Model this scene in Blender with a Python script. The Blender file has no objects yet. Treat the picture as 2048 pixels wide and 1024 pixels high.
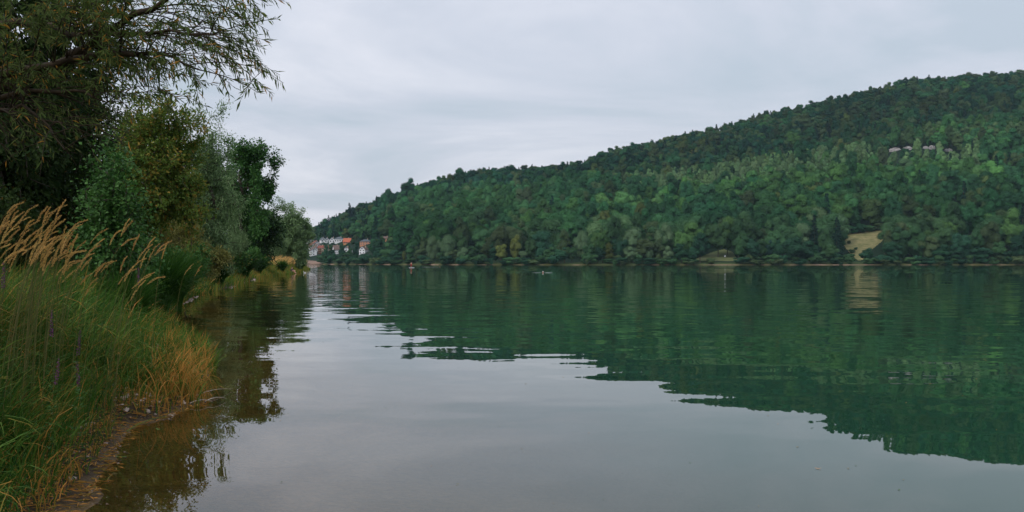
import bpy, math, random
import numpy as np
from mathutils import Vector

# ------------------------------------------------------------------ camera, sky, sun, exposure
scene = bpy.context.scene
COL = scene.collection
F, HX, HY, CAMZ = 1991.0, 1024.0, 525.0, 1.7     # focal length (px of a 2048 wide frame), horizon, eye height

cam_data = bpy.data.cameras.new('camera')
cam = bpy.data.objects.new('camera', cam_data)
COL.objects.link(cam)
cam.location = (0, 0, CAMZ)
cam.rotation_euler = (math.radians(90), 0, 0)
cam_data.sensor_width = 36.0
cam_data.lens = 36.0 * F / 2048.0
cam_data.shift_y = (HY - 512.0) / 2048.0
cam_data.clip_start = 0.1
cam_data.clip_end = 12000
scene.camera = cam

SUN_EL, SUN_AZ = math.radians(46), math.radians(229)     # azimuth clockwise from +Y: behind the camera, to the left
world = bpy.data.worlds.new('World')
scene.world = world
world.use_nodes = True
wn, wl = world.node_tree.nodes, world.node_tree.links
wn.clear()


def nd(nodes, kind, **kw):
    n = nodes.new(kind)
    for k, v in kw.items():
        if k in n.inputs.keys():
            n.inputs[k].default_value = v
        else:
            setattr(n, k, v)
    return n


def build_world():
    out = wn.new('ShaderNodeOutputWorld')
    bg = wn.new('ShaderNodeBackground')
    sky = wn.new('ShaderNodeTexSky')
    sky.sky_type = 'NISHITA'
    sky.sun_disc = False
    sky.sun_elevation = SUN_EL
    sky.sun_rotation = SUN_AZ
    sky.air_density = 1.2
    sky.dust_density = 2.0
    tc = wn.new('ShaderNodeTexCoord')
    sep = wn.new('ShaderNodeSeparateXYZ')
    wl.new(tc.outputs['Generated'], sep.inputs[0])
    # cloud deck: direction projected on a flat layer, softened towards the horizon
    zz = nd(wn, 'ShaderNodeMath', operation='MAXIMUM'); zz.inputs[1].default_value = 0.0
    wl.new(sep.outputs['Z'], zz.inputs[0])
    za = nd(wn, 'ShaderNodeMath', operation='ADD'); za.inputs[1].default_value = 0.11
    wl.new(zz.outputs[0], za.inputs[0])
    dv = []
    for ax in ('X', 'Y'):
        d = nd(wn, 'ShaderNodeMath', operation='DIVIDE')
        wl.new(sep.outputs[ax], d.inputs[0]); wl.new(za.outputs[0], d.inputs[1])
        dv.append(d)
    cb = wn.new('ShaderNodeCombineXYZ')
    wl.new(dv[0].outputs[0], cb.inputs[0]); wl.new(dv[1].outputs[0], cb.inputs[1])
    n1 = nd(wn, 'ShaderNodeTexNoise', Scale=0.62, Detail=7.0, Roughness=0.56, Distortion=0.5)
    wl.new(cb.outputs[0], n1.inputs['Vector'])
    ramp = wn.new('ShaderNodeValToRGB')
    e = ramp.color_ramp.elements
    e[0].position = 0.39; e[0].color = (0.50, 0.565, 0.65, 1)
    e[1].position = 0.61; e[1].color = (0.735, 0.75, 0.825, 1)
    m = e.new(0.5); m.color = (0.60, 0.635, 0.725, 1)
    wl.new(n1.outputs['Fac'], ramp.inputs[0])
    # even brightening of an overcast sky towards the zenith
    zr = nd(wn, 'ShaderNodeMath', operation='MULTIPLY_ADD'); zr.inputs[1].default_value = 0.55; zr.inputs[2].default_value = 1.04
    wl.new(zz.outputs[0], zr.inputs[0])
    cl = nd(wn, 'ShaderNodeVectorMath', operation='SCALE')
    wl.new(ramp.outputs[0], cl.inputs[0]); wl.new(zr.outputs[0], cl.inputs['Scale'])
    ns = nd(wn, 'ShaderNodeVectorMath', operation='SCALE'); ns.inputs['Scale'].default_value = 0.10
    wl.new(sky.outputs[0], ns.inputs[0])
    mix = nd(wn, 'ShaderNodeMix', data_type='RGBA'); mix.inputs[0].default_value = 0.90
    wl.new(ns.outputs[0], mix.inputs[6]); wl.new(cl.outputs[0], mix.inputs[7])
    wl.new(mix.outputs[2], bg.inputs['Color'])
    bg.inputs['Strength'].default_value = 1.0
    wl.new(bg.outputs[0], out.inputs['Surface'])


build_world()
sun_data = bpy.data.lights.new('sun', 'SUN')
sun_data.energy = 1.5
sun_data.angle = math.radians(18)
sun_data.color = (1.0, 0.965, 0.91)
sun = bpy.data.objects.new('sun', sun_data)
COL.objects.link(sun)
sd = Vector((math.sin(SUN_AZ) * math.cos(SUN_EL), math.cos(SUN_AZ) * math.cos(SUN_EL), math.sin(SUN_EL)))
sun.rotation_euler = sd.to_track_quat('Z', 'Y').to_euler()

vs = scene.view_settings
vs.view_transform = 'Standard'
vs.look = 'None'
vs.exposure = 0.0
vs.gamma = 1.0
vs.use_curve_mapping = False
scene.render.engine = 'CYCLES'
cy = scene.cycles
cy.max_bounces = 7
cy.diffuse_bounces = 3
cy.glossy_bounces = 3
cy.transmission_bounces = 3
cy.transparent_max_bounces = 10
cy.volume_bounces = 0
cy.use_denoising = True
cy.denoiser = 'OPENIMAGEDENOISE'
cy.caustics_reflective = False
cy.caustics_refractive = False

R = np.random.default_rng(7)
rnd = random.Random(11)


# ------------------------------------------------------------------ helpers
def at(px, py, Y):
    """world point that shows at photo pixel (px, py) when it stands Y metres down the view"""
    return np.array([(px - HX) / F * Y, Y, CAMZ + (HY - py) / F * Y])


def to_px(p):
    return HX + p[0] / p[1] * F, HY - (p[2] - CAMZ) / p[1] * F


def mk_mesh(name, V, faces, attrs=None, smooth=False, mat_index=None):
    """faces: list of (n,k) index arrays; attrs: {name: per-vertex float array}"""
    V = np.asarray(V, dtype=np.float32).reshape(-1, 3)
    if not isinstance(faces, (list, tuple)):
        faces = [faces]
    faces = [np.asarray(f, dtype=np.int32) for f in faces if len(f)]
    me = bpy.data.meshes.new(name)
    me.vertices.add(len(V))
    me.vertices.foreach_set('co', V.ravel())
    loops = np.concatenate([f.ravel() for f in faces])
    starts, o = [], 0
    for f in faces:
        n, k = f.shape
        starts.append(o + np.arange(n) * k)
        o += n * k
    starts = np.concatenate(starts).astype(np.int32)
    me.loops.add(len(loops))
    me.loops.foreach_set('vertex_index', loops)
    me.polygons.add(len(starts))
    me.polygons.foreach_set('loop_start', starts)
    if mat_index is not None:
        me.polygons.foreach_set('material_index', np.asarray(mat_index, dtype=np.int32))
    me.polygons.foreach_set('use_smooth', np.full(len(starts), smooth))
    me.update(calc_edges=True)
    for k, a in (attrs or {}).items():
        at_ = me.attributes.new(k, 'FLOAT', 'POINT')
        at_.data.foreach_set('value', np.asarray(a, dtype=np.float32).ravel())
    return me


def add(name, me, mats=None, parent=None, loc=None, rotz=0.0, scale=None):
    o = bpy.data.objects.new(name, me)
    COL.objects.link(o)
    if mats is not None and me is not None:
        for m in (mats if isinstance(mats, (list, tuple)) else [mats]):
            if len(me.materials) < (len(mats) if isinstance(mats, (list, tuple)) else 1):
                me.materials.append(m)
    if parent is not None:
        o.parent = parent
    if loc is not None:
        o.location = [float(c) for c in loc]
    if rotz:
        o.rotation_euler = (0, 0, rotz)
    if scale is not None:
        o.scale = scale if hasattr(scale, '__len__') else (scale, scale, scale)
    return o


def tag(o, label=None, cat=None, group=None, kind=None):
    if label: o['label'] = label
    if cat: o['category'] = cat
    if group: o['group'] = group
    if kind: o['kind'] = kind
    return o


def thing(name, label, cat, loc, group=None, rotz=0.0):
    return tag(add(name, None, None, None, loc, rotz), label, cat, group)


def slot_material(o, mats):
    """materials held by the object so that the mesh can be shared"""
    me = o.data
    while len(me.materials) < len(mats):
        me.materials.append(None)
    for i, m in enumerate(mats):
        o.material_slots[i].link = 'OBJECT'
        o.material_slots[i].material = m


def norm(v):
    return v / np.maximum(np.linalg.norm(v, axis=-1, keepdims=True), 1e-9)


class Geo:
    """collects vertices, triangles and a per-vertex tint"""
    def __init__(self):
        self.V, self.T, self.A, self.M, self.n = [], [], [], [], 0

    def put(self, V, T, tint=0.5, mi=0):
        V = np.asarray(V, dtype=np.float32).reshape(-1, 3)
        T = np.asarray(T, dtype=np.int64).reshape(-1, 3)
        self.V.append(V); self.T.append(T + self.n)
        self.A.append(np.broadcast_to(np.asarray(tint, dtype=np.float32), (len(V),)))
        self.M.append(np.full(len(T), mi)); self.n += len(V)

    def leaves(self, c, axis, nrm, L, W, tint, fold=0.15, mi=0):
        n = len(c)
        if n == 0:
            return
        axis = norm(axis); side = norm(np.cross(axis, nrm)); nn = np.cross(side, axis)
        L = np.broadcast_to(np.asarray(L, dtype=float), (n,))[:, None]
        W = np.broadcast_to(np.asarray(W, dtype=float), (n,))[:, None]
        mid = c + axis * L * 0.45 + nn * W * fold
        V = np.stack([c, mid - side * W * 0.5, c + axis * L - nn * L * 0.08, mid + side * W * 0.5], axis=1)
        b = np.arange(n)[:, None] * 4
        T = np.concatenate([b + [0, 1, 2], b + [0, 2, 3]])
        t = np.repeat(np.broadcast_to(np.asarray(tint, dtype=float), (n,)), 4)
        self.put(V, T, t, mi)

    def tube(self, P, r, k=5, tint=0.5, mi=0, cap=False):
        P = np.asarray(P, dtype=float)
        n = len(P)
        r = np.broadcast_to(np.asarray(r, dtype=float), (n,))
        d = norm(np.gradient(P, axis=0))
        ref = np.array([0.31, 0.17, 0.93]) if abs(d[:, 2]).mean() < 0.8 else np.array([0.93, 0.31, 0.1])
        a = norm(np.cross(d, ref)); b = np.cross(d, a)
        th = np.arange(k) / k * 2 * math.pi
        V = P[:, None] + r[:, None, None] * (a[:, None] * np.cos(th)[None, :, None] + b[:, None] * np.sin(th)[None, :, None])
        i = np.arange(n - 1)[:, None] * k; j = np.arange(k)[None]; j2 = (j + 1) % k
        A, B, C, D = i + j, i + j2, i + k + j2, i + k + j
        T = np.concatenate([np.stack([A, B, C], -1).reshape(-1, 3), np.stack([A, C, D], -1).reshape(-1, 3)])
        if cap:
            T = np.concatenate([T, [[0, q + 1, q] for q in range(1, k - 1)], [[(n - 1) * k, (n - 1) * k + q, (n - 1) * k + q + 1] for q in range(1, k - 1)]])
        self.put(V.reshape(-1, 3), T, tint, mi)

    def box(self, lo, hi, mi=0, tint=0.5):
        x0, y0, z0 = lo; x1, y1, z1 = hi
        V = [(x0, y0, z0), (x1, y0, z0), (x1, y1, z0), (x0, y1, z0), (x0, y0, z1), (x1, y0, z1), (x1, y1, z1), (x0, y1, z1)]
        q = [(0, 3, 2, 1), (4, 5, 6, 7), (0, 1, 5, 4), (1, 2, 6, 5), (2, 3, 7, 6), (3, 0, 4, 7)]
        T = []
        for a, b, c, d in q:
            T += [(a, b, c), (a, c, d)]
        self.put(V, T, tint, mi)

    def mesh(self, name, smooth=False):
        return mk_mesh(name, np.concatenate(self.V), [np.concatenate(self.T)], {'tint': np.concatenate(self.A)}, smooth, np.concatenate(self.M))


def smoothstep(a, b, x):
    t = np.clip((np.asarray(x, dtype=float) - a) / (b - a), 0, 1)
    return t * t * (3 - 2 * t)


def wavy(seed, n=7, lo=0.5, hi=3.0):
    """smooth 2-D pseudo noise in about [-1, 1]"""
    g = np.random.default_rng(seed)
    th = g.uniform(0, 2 * math.pi, n); fr = g.uniform(lo, hi, n); ph = g.uniform(0, 2 * math.pi, n)
    kx, ky = np.cos(th) * fr, np.sin(th) * fr
    def f(x, y):
        s = 0
        for i in range(n):
            s = s + np.sin(kx[i] * x + ky[i] * y + ph[i])
        return s / n * 1.6
    return f


# ------------------------------------------------------------------ materials
def new_mat(name):
    m = bpy.data.materials.new(name)
    m.use_nodes = True
    nt = m.node_tree
    nt.nodes.clear()
    out = nt.nodes.new('ShaderNodeOutputMaterial')
    return m, nt.nodes, nt.links, out


def ramp_node(N, stops):
    r = N.new('ShaderNodeValToRGB')
    e = r.color_ramp.elements
    e[0].position, e[0].color = stops[0][0], (*stops[0][1], 1)
    e[1].position, e[1].color = stops[-1][0], (*stops[-1][1], 1)
    for p, c in stops[1:-1]:
        q = e.new(p); q.color = (*c, 1)
    return r


def leaf_mat(name, stops, trans=0.25, rough=0.55, var=0.35, hue=0.02, instancer=False, spec=0.08):
    """foliage: tint attribute picks the leaf colour, each plant is a little lighter, darker or yellower"""
    m, N, L, out = new_mat(name)
    a = N.new('ShaderNodeAttribute'); a.attribute_name = 'tint'
    r = ramp_node(N, stops)
    L.new(a.outputs['Fac'], r.inputs[0])
    oi = N.new('ShaderNodeObjectInfo')
    src = oi.outputs['Random']
    hs = N.new('ShaderNodeHueSaturation')
    L.new(r.outputs[0], hs.inputs['Color'])
    mv = nd(N, 'ShaderNodeMapRange'); mv.inputs['To Min'].default_value = 1 - var; mv.inputs['To Max'].default_value = 1 + var
    L.new(src, mv.inputs['Value']); L.new(mv.outputs[0], hs.inputs['Value'])
    w = N.new('ShaderNodeTexWhiteNoise'); w.noise_dimensions = '1D'
    L.new(src, w.inputs['W'])
    mh = nd(N, 'ShaderNodeMapRange'); mh.inputs['To Min'].default_value = 0.5 - hue; mh.inputs['To Max'].default_value = 0.5 + hue
    L.new(w.outputs['Value'], mh.inputs['Value']); L.new(mh.outputs[0], hs.inputs['Hue'])
    p = N.new('ShaderNodeBsdfPrincipled')
    p.inputs['Roughness'].default_value = rough
    p.inputs['Specular IOR Level'].default_value = spec
    L.new(hs.outputs[0], p.inputs['Base Color'])
    if trans > 0:
        t = N.new('ShaderNodeBsdfTranslucent')
        L.new(hs.outputs[0], t.inputs['Color'])
        mx = N.new('ShaderNodeMixShader'); mx.inputs[0].default_value = trans
        L.new(p.outputs[0], mx.inputs[1]); L.new(t.outputs[0], mx.inputs[2])
        L.new(mx.outputs[0], out.inputs['Surface'])
    else:
        L.new(p.outputs[0], out.inputs['Surface'])
    return m


def noise_mat(name, c1, c2, scale=3.0, rough=0.8, bump=0.2, c3=None, detail=6.0, spec=0.2, coord='Object'):
    m, N, L, out = new_mat(name)
    tc = N.new('ShaderNodeTexCoord')
    n = nd(N, 'ShaderNodeTexNoise', Scale=scale, Detail=detail, Roughness=0.62)
    L.new(tc.outputs[coord], n.inputs['Vector'])
    st = [(0.34, c1), (0.66, c2)] if c3 is None else [(0.32, c1), (0.5, c2), (0.68, c3)]
    r = ramp_node(N, st)
    L.new(n.outputs['Fac'], r.inputs[0])
    p = N.new('ShaderNodeBsdfPrincipled')
    p.inputs['Roughness'].default_value = rough
    p.inputs['Specular IOR Level'].default_value = spec
    L.new(r.outputs[0], p.inputs['Base Color'])
    if bump:
        b = nd(N, 'ShaderNodeBump', Strength=bump, Distance=0.05)
        L.new(n.outputs['Fac'], b.inputs['Height']); L.new(b.outputs[0], p.inputs['Normal'])
    L.new(p.outputs[0], out.inputs['Surface'])
    return m


def g(*stops):
    return list(stops)


FAR = {
    'dark green': leaf_mat('foliage_dark_green', g((0, (0.017, 0.065, 0.039)), (1, (0.040, 0.115, 0.053))), 0.12, 0.7, 0.34, 0.010),
    'mid green': leaf_mat('foliage_mid_green', g((0, (0.032, 0.090, 0.041)), (1, (0.072, 0.157, 0.055))), 0.12, 0.7, 0.34, 0.012),
    'fresh green': leaf_mat('foliage_fresh_green', g((0, (0.049, 0.122, 0.038)), (1, (0.102, 0.206, 0.055))), 0.15, 0.65, 0.30, 0.010),
    'silvery green': leaf_mat('foliage_silvery', g((0, (0.076, 0.139, 0.067)), (1, (0.134, 0.211, 0.100))), 0.10, 0.7, 0.15, 0.010),
    'yellowish green': leaf_mat('foliage_yellowish', g((0, (0.078, 0.111, 0.029)), (1, (0.172, 0.190, 0.050))), 0.12, 0.7, 0.34, 0.010),
    'olive green': leaf_mat('foliage_olive', g((0, (0.051, 0.094, 0.039)), (1, (0.105, 0.150, 0.059))), 0.12, 0.7, 0.34, 0.012),
    'blue green': leaf_mat('foliage_conifer', g((0, (0.016, 0.049, 0.038)), (1, (0.032, 0.082, 0.057))), 0.0, 0.75, 0.18, 0.01),
}
BARK = noise_mat('bark_grey_brown', (0.045, 0.035, 0.026), (0.13, 0.105, 0.08), 6.0, 0.9, 0.5)
BARK_PALE = noise_mat('bark_pale', (0.16, 0.145, 0.125), (0.40, 0.37, 0.33), 3.0, 0.85, 0.3)
TWIG = noise_mat('twig_brown', (0.024, 0.018, 0.011), (0.070, 0.046, 0.024), 9.0, 0.75, 0.2)


def forest_mat():
    """one material for the far wood: every instance carries its own base colour"""
    m, N, L, out = new_mat('foliage_far_wood')
    a = N.new('ShaderNodeAttribute'); a.attribute_name = 'tint'
    c = N.new('ShaderNodeAttribute'); c.attribute_name = 'crown_colour'; c.attribute_type = 'INSTANCER'
    mr = nd(N, 'ShaderNodeMapRange'); mr.inputs['To Min'].default_value = 0.62; mr.inputs['To Max'].default_value = 1.38
    L.new(a.outputs['Fac'], mr.inputs['Value'])
    sc = nd(N, 'ShaderNodeVectorMath', operation='SCALE')
    L.new(c.outputs['Color'], sc.inputs[0]); L.new(mr.outputs[0], sc.inputs['Scale'])
    p = N.new('ShaderNodeBsdfPrincipled')
    p.inputs['Roughness'].default_value = 0.8; p.inputs['Specular IOR Level'].default_value = 0.05
    L.new(sc.outputs[0], p.inputs['Base Color'])
    L.new(p.outputs[0], out.inputs['Surface'])
    return m


FOREST = forest_mat()

# ------------------------------------------------------------------ far terrain
SKY = np.array([(-700, 512), (-300, 506), (300, 492), (500, 478), (615, 459), (640, 447), (700, 415), (760, 392), (850, 365), (930, 345), (1000, 335), (1100, 329),
                (1170, 322), (1200, 303), (1280, 285), (1350, 270), (1440, 250), (1500, 232), (1560, 218), (1630, 203), (1700, 187), (1760, 172),
                (1800, 161), (1840, 154), (1900, 150), (2048, 140), (2300, 128), (2700, 135)], dtype=float)
SHORE = np.array([(-700, 1000), (500, 960), (640, 900), (750, 800), (900, 720), (1100, 690), (2048, 690), (2700, 720)], dtype=float)
RIDGE = np.array([(-700, 1650), (615, 1560), (800, 1460), (1150, 1350), (1210, 1400), (2048, 1480), (2700, 1500)], dtype=float)
fold = wavy(3, 9, 0.012, 0.040)
fold2 = wavy(4, 8, 0.004, 0.011)
CANOPY = 15.0


def terrain_z(px, t):
    px = np.asarray(px, dtype=float); t = np.asarray(t, dtype=float)
    Ys = np.interp(px, SHORE[:, 0], SHORE[:, 1]); Yr = np.interp(px, RIDGE[:, 0], RIDGE[:, 1])
    H = (HY - np.interp(px, SKY[:, 0], SKY[:, 1])) / F * Yr + CAMZ - CANOPY
    H = np.maximum(H, 4.0)
    Y = Ys + t * (Yr - Ys); X = (px - HX) / F * Y
    s = np.clip((t - 0.03) / 0.97, 0, None)
    z = 1.3 * smoothstep(0, 0.012, t) - 1.2 * smoothstep(0, -0.02, t)
    z = z + H * np.where(s < 1, s ** 1.08, 1 - (s - 1) * 0.25)
    env = smoothstep(0.03, 0.3, t) * (1 - smoothstep(0.75, 0.98, t)) * np.clip(H / 120, 0.1, 1.0)
    z = z + env * (fold(X, Y) * 7.0 + fold2(X, Y) * 26.0)
    return X, Y, z


def ground_hit(px, py):
    """first terrain point along a pixel's ray"""
    t = np.linspace(0.0, 1.0, 1500)
    X, Y, Z = terrain_z(np.full_like(t, px), t)
    el = HY - (Z - CAMZ) / Y * F
    k = np.argmax(el <= py)
    if el[k] > py: k = 0
    return np.array([X[k], Y[k], Z[k]]), t[k]


def terrain_material():
    m, N, L, out = new_mat('far_bank_ground')
    geo = N.new('ShaderNodeNewGeometry')
    sep = N.new('ShaderNodeSeparateXYZ'); L.new(geo.outputs['Position'], sep.inputs[0])
    n = nd(N, 'ShaderNodeTexNoise', Scale=0.06, Detail=6.0); L.new(geo.outputs['Position'], n.inputs['Vector'])
    n2 = nd(N, 'ShaderNodeTexNoise', Scale=0.9, Detail=4.0); L.new(geo.outputs['Position'], n2.inputs['Vector'])
    add_ = nd(N, 'ShaderNodeMath', operation='MULTIPLY_ADD'); add_.inputs[1].default_value = 2.6; add_.inputs[2].default_value = -1.2
    L.new(n.outputs['Fac'], add_.inputs[0])
    s = nd(N, 'ShaderNodeMath', operation='ADD'); L.new(sep.outputs['Z'], s.inputs[0]); L.new(add_.outputs[0], s.inputs[1])
    mr = nd(N, 'ShaderNodeMapRange'); mr.inputs['From Min'].default_value = 0.0; mr.inputs['From Max'].default_value = 4.0
    L.new(s.outputs[0], mr.inputs['Value'])
    r = ramp_node(N, [(0.0, (0.34, 0.235, 0.165)), (0.02, (0.24, 0.165, 0.115)), (0.06, (0.11, 0.105, 0.038)), (0.22, (0.055, 0.08, 0.027)), (0.7, (0.02, 0.045, 0.02)), (1.0, (0.012, 0.03, 0.015))])
    L.new(mr.outputs[0], r.inputs[0])
    mul = nd(N, 'ShaderNodeMix', data_type='RGBA', blend_type='MULTIPLY'); mul.inputs[0].default_value = 0.7
    r2 = ramp_node(N, [(0.3, (0.5, 0.5, 0.5)), (0.7, (1.2, 1.2, 1.2))]); L.new(n2.outputs['Fac'], r2.inputs[0])
    L.new(r.outputs[0], mul.inputs[6]); L.new(r2.outputs[0], mul.inputs[7])
    p = N.new('ShaderNodeBsdfPrincipled'); p.inputs['Roughness'].default_value = 0.9; p.inputs['Specular IOR Level'].default_value = 0.1
    L.new(mul.outputs[2], p.inputs['Base Color']); L.new(p.outputs[0], out.inputs['Surface'])
    return m


def build_terrain():
    px = np.arange(-520, 2561, 14.0)
    t = np.concatenate([[-0.03, -0.01, 0, 0.003, 0.006, 0.009, 0.012, 0.02, 0.03], np.linspace(0.04, 1.3, 90)])
    PX, T = np.meshgrid(px, t)
    X, Y, Z = terrain_z(PX, T)
    V = np.stack([X, Y, Z], -1).reshape(-1, 3)
    nc = len(px)
    i = np.arange(len(t) - 1)[:, None] * nc + np.arange(nc - 1)[None]
    q = np.stack([i, i + 1, i + nc + 1, i + nc], -1).reshape(-1, 4)
    o = add('hill', mk_mesh('hill', V, q, smooth=True), terrain_material())
    tag(o, 'wooded hillside rising behind the far shore', kind='structure')


build_terrain()


def ground_patch(name, poly, mat, label, lift=0.25, step=4.0):
    """a sheet lying on the hillside inside a photo outline"""
    poly = np.array(poly, dtype=float)
    x0, y0 = poly.min(0); x1, y1 = poly.max(0)
    xs = np.arange(x0, x1 + step, step); ys = np.arange(y0, y1 + step * 0.5, step * 0.5)
    def inside(x, y):
        c = False; j = len(poly) - 1
        for i in range(len(poly)):
            if (poly[i, 1] > y) != (poly[j, 1] > y) and x < (poly[j, 0] - poly[i, 0]) * (y - poly[i, 1]) / (poly[j, 1] - poly[i, 1]) + poly[i, 0]:
                c = not c
            j = i
        return c
    V, Fq = [], []
    for x in xs:
        for y in ys:
            p, _ = ground_hit(x, y)
            V.append(p + [0, 0, lift])
    ny = len(ys)
    for a in range(len(xs) - 1):
        for b in range(ny - 1):
            if inside(xs[a] + step / 2, ys[b] + step / 4):
                Fq.append((a * ny + b, (a + 1) * ny + b, (a + 1) * ny + b + 1, a * ny + b + 1))
    o = add(name, mk_mesh(name, V, np.array(Fq), smooth=True), mat)
    return tag(o, label, kind='structure')


MEADOW_POLY = [(1676, 472), (1700, 467), (1735, 464), (1775, 460), (1768, 480), (1746, 498), (1730, 521), (1716, 522), (1700, 508), (1688, 492)]
LAWN_POLY = [(1386, 523), (1400, 514), (1425, 505), (1448, 499), (1466, 505), (1476, 523)]
BEACH_POLY = [(606, 529), (608, 523), (618, 521), (628, 522), (636, 523.5), (641, 526), (645, 529)]
M_MEADOW = noise_mat('dry_meadow', (0.115, 0.125, 0.046), (0.19, 0.175, 0.072), 0.22, 0.95, 0.0, (0.27, 0.225, 0.11), coord='Object')
M_LAWN = noise_mat('lawn', (0.085, 0.115, 0.04), (0.16, 0.17, 0.075), 0.15, 0.95, 0.0)
M_BEACH = noise_mat('bare_earth', (0.19, 0.115, 0.080), (0.29, 0.19, 0.135), 0.2, 0.95, 0.0)
ground_patch('meadow', MEADOW_POLY, M_MEADOW, 'tan dry grass meadow on the slope across the lake', step=2.0)
ground_patch('lawn', LAWN_POLY, M_LAWN, 'pale green lawn clearing between trees on the far shore', step=2.0)
ground_patch('beach', BEACH_POLY, M_BEACH, 'bare reddish earth bank below the white village houses', step=1.2)

# ------------------------------------------------------------------ near bank and lake
BANK = np.array([(-60, 12), (-10, 3.2), (0, 0.5), (3, -1.3), (5, -2.25), (7.1, -3.1), (8.9, -3.62), (10.4, -3.98), (11.3, -3.88), (12.3, -3.86), (15.7, -4.75), (18.8, -5.9),
                 (26, -8.9), (36, -12.3), (47.7, -15.5), (72, -20.5), (94, -24.4), (135, -31.6), (178, -38), (240, -49), (262, -56), (280, -75), (300, -140), (330, -330)], dtype=float)
bank_wob = wavy(21, 6, 0.5, 2.2)
lump = wavy(22, 8, 0.6, 2.5)
lump2 = wavy(23, 8, 2.5, 7.0)


def shore_x(y):
    y = np.asarray(y, dtype=float)
    return np.interp(y, BANK[:, 0], BANK[:, 1]) + (0.12 * bank_wob(y, 0.3) + 0.07 * bank_wob(y * 3.3, 5.0)) * smoothstep(30, 10, y) + 0.5 * bank_wob(y * 0.12, 3.0) * smoothstep(30, 60, y)


def bank_z(t, x, y):
    """t: metres out into the lake (negative inland)"""
    t = np.asarray(t, dtype=float)
    inl = np.clip(-t, 0, None)
    z = np.where(t < 0, 0.12 * smoothstep(0, 0.35, inl) + 0.50 * smoothstep(0.3, 2.4, inl) + 0.9 * smoothstep(2.4, 12, inl) + 0.02 * np.clip(inl - 12, 0, None),
                 -0.085 * t - 0.25 * smoothstep(2.5, 9, t) - 0.11 * np.clip(t - 4, 0, None))
    z = z + lump(x, y) * 0.05 * smoothstep(0.1, -1.0, t) + lump2(x, y) * 0.012 + 0.02 * lump(x * 1.7, y * 1.7) * smoothstep(0, 1.0, t)
    return np.maximum(z, -5.0)


def near_ground(x, y):
    return float(bank_z(x - shore_x(y), x, y))


def bank_material():
    m, N, L, out = new_mat('bank_soil')
    geo = N.new('ShaderNodeNewGeometry')
    sep = N.new('ShaderNodeSeparateXYZ'); L.new(geo.outputs['Position'], sep.inputs[0])
    n = nd(N, 'ShaderNodeTexNoise', Scale=1.6, Detail=8.0, Roughness=0.65); L.new(geo.outputs['Position'], n.inputs['Vector'])
    n2 = nd(N, 'ShaderNodeTexNoise', Scale=14.0, Detail=6.0, Roughness=0.7); L.new(geo.outputs['Position'], n2.inputs['Vector'])
    vo = nd(N, 'ShaderNodeTexVoronoi', Scale=22.0); L.new(geo.outputs['Position'], vo.inputs['Vector'])
    j = nd(N, 'ShaderNodeMath', operation='MULTIPLY_ADD'); j.inputs[1].default_value = 0.22; j.inputs[2].default_value = -0.11
    L.new(n.outputs['Fac'], j.inputs[0])
    s = nd(N, 'ShaderNodeMath', operation='ADD'); L.new(sep.outputs['Z'], s.inputs[0]); L.new(j.outputs[0], s.inputs[1])
    mr = nd(N, 'ShaderNodeMapRange'); mr.inputs['From Min'].default_value = -0.5; mr.inputs['From Max'].default_value = 0.7
    L.new(s.outputs[0], mr.inputs['Value'])
    # lake bed mud, wet edge, gravelly soil, dark humus
    r = ramp_node(N, [(0.0, (0.10, 0.065, 0.025)), (0.30, (0.25, 0.155, 0.056)), (0.39, (0.15, 0.095, 0.038)), (0.46, (0.040, 0.027, 0.014)), (0.55, (0.052, 0.036, 0.019)), (0.70, (0.030, 0.024, 0.012)), (1.0, (0.016, 0.020, 0.009))])
    L.new(mr.outputs[0], r.inputs[0])
    r2 = ramp_node(N, [(0.28, (0.45, 0.45, 0.45)), (0.72, (1.45, 1.4, 1.35))]); L.new(n2.outputs['Fac'], r2.inputs[0])
    mul = nd(N, 'ShaderNodeMix', data_type='RGBA', blend_type='MULTIPLY'); mul.inputs[0].default_value = 0.85
    L.new(r.outputs[0], mul.inputs[6]); L.new(r2.outputs[0], mul.inputs[7])
    p = N.new('ShaderNodeBsdfPrincipled')
    wet = ramp_node(N, [(0.40, (0.60, 0.60, 0.60)), (0.50, (0.90, 0.90, 0.90))]); L.new(mr.outputs[0], wet.inputs[0])
    L.new(wet.outputs[0], p.inputs['Roughness']); p.inputs['Specular IOR Level'].default_value = 0.12
    L.new(mul.outputs[2], p.inputs['Base Color'])
    ad = nd(N, 'ShaderNodeMath', operation='SUBTRACT'); L.new(n2.outputs['Fac'], ad.inputs[0]); L.new(vo.outputs['Distance'], ad.inputs[1])
    b = nd(N, 'ShaderNodeBump', Strength=0.6, Distance=0.03); L.new(ad.outputs[0], b.inputs['Height']); L.new(b.outputs[0], p.inputs['Normal'])
    L.new(p.outputs[0], out.inputs['Surface'])
    return m


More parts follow.
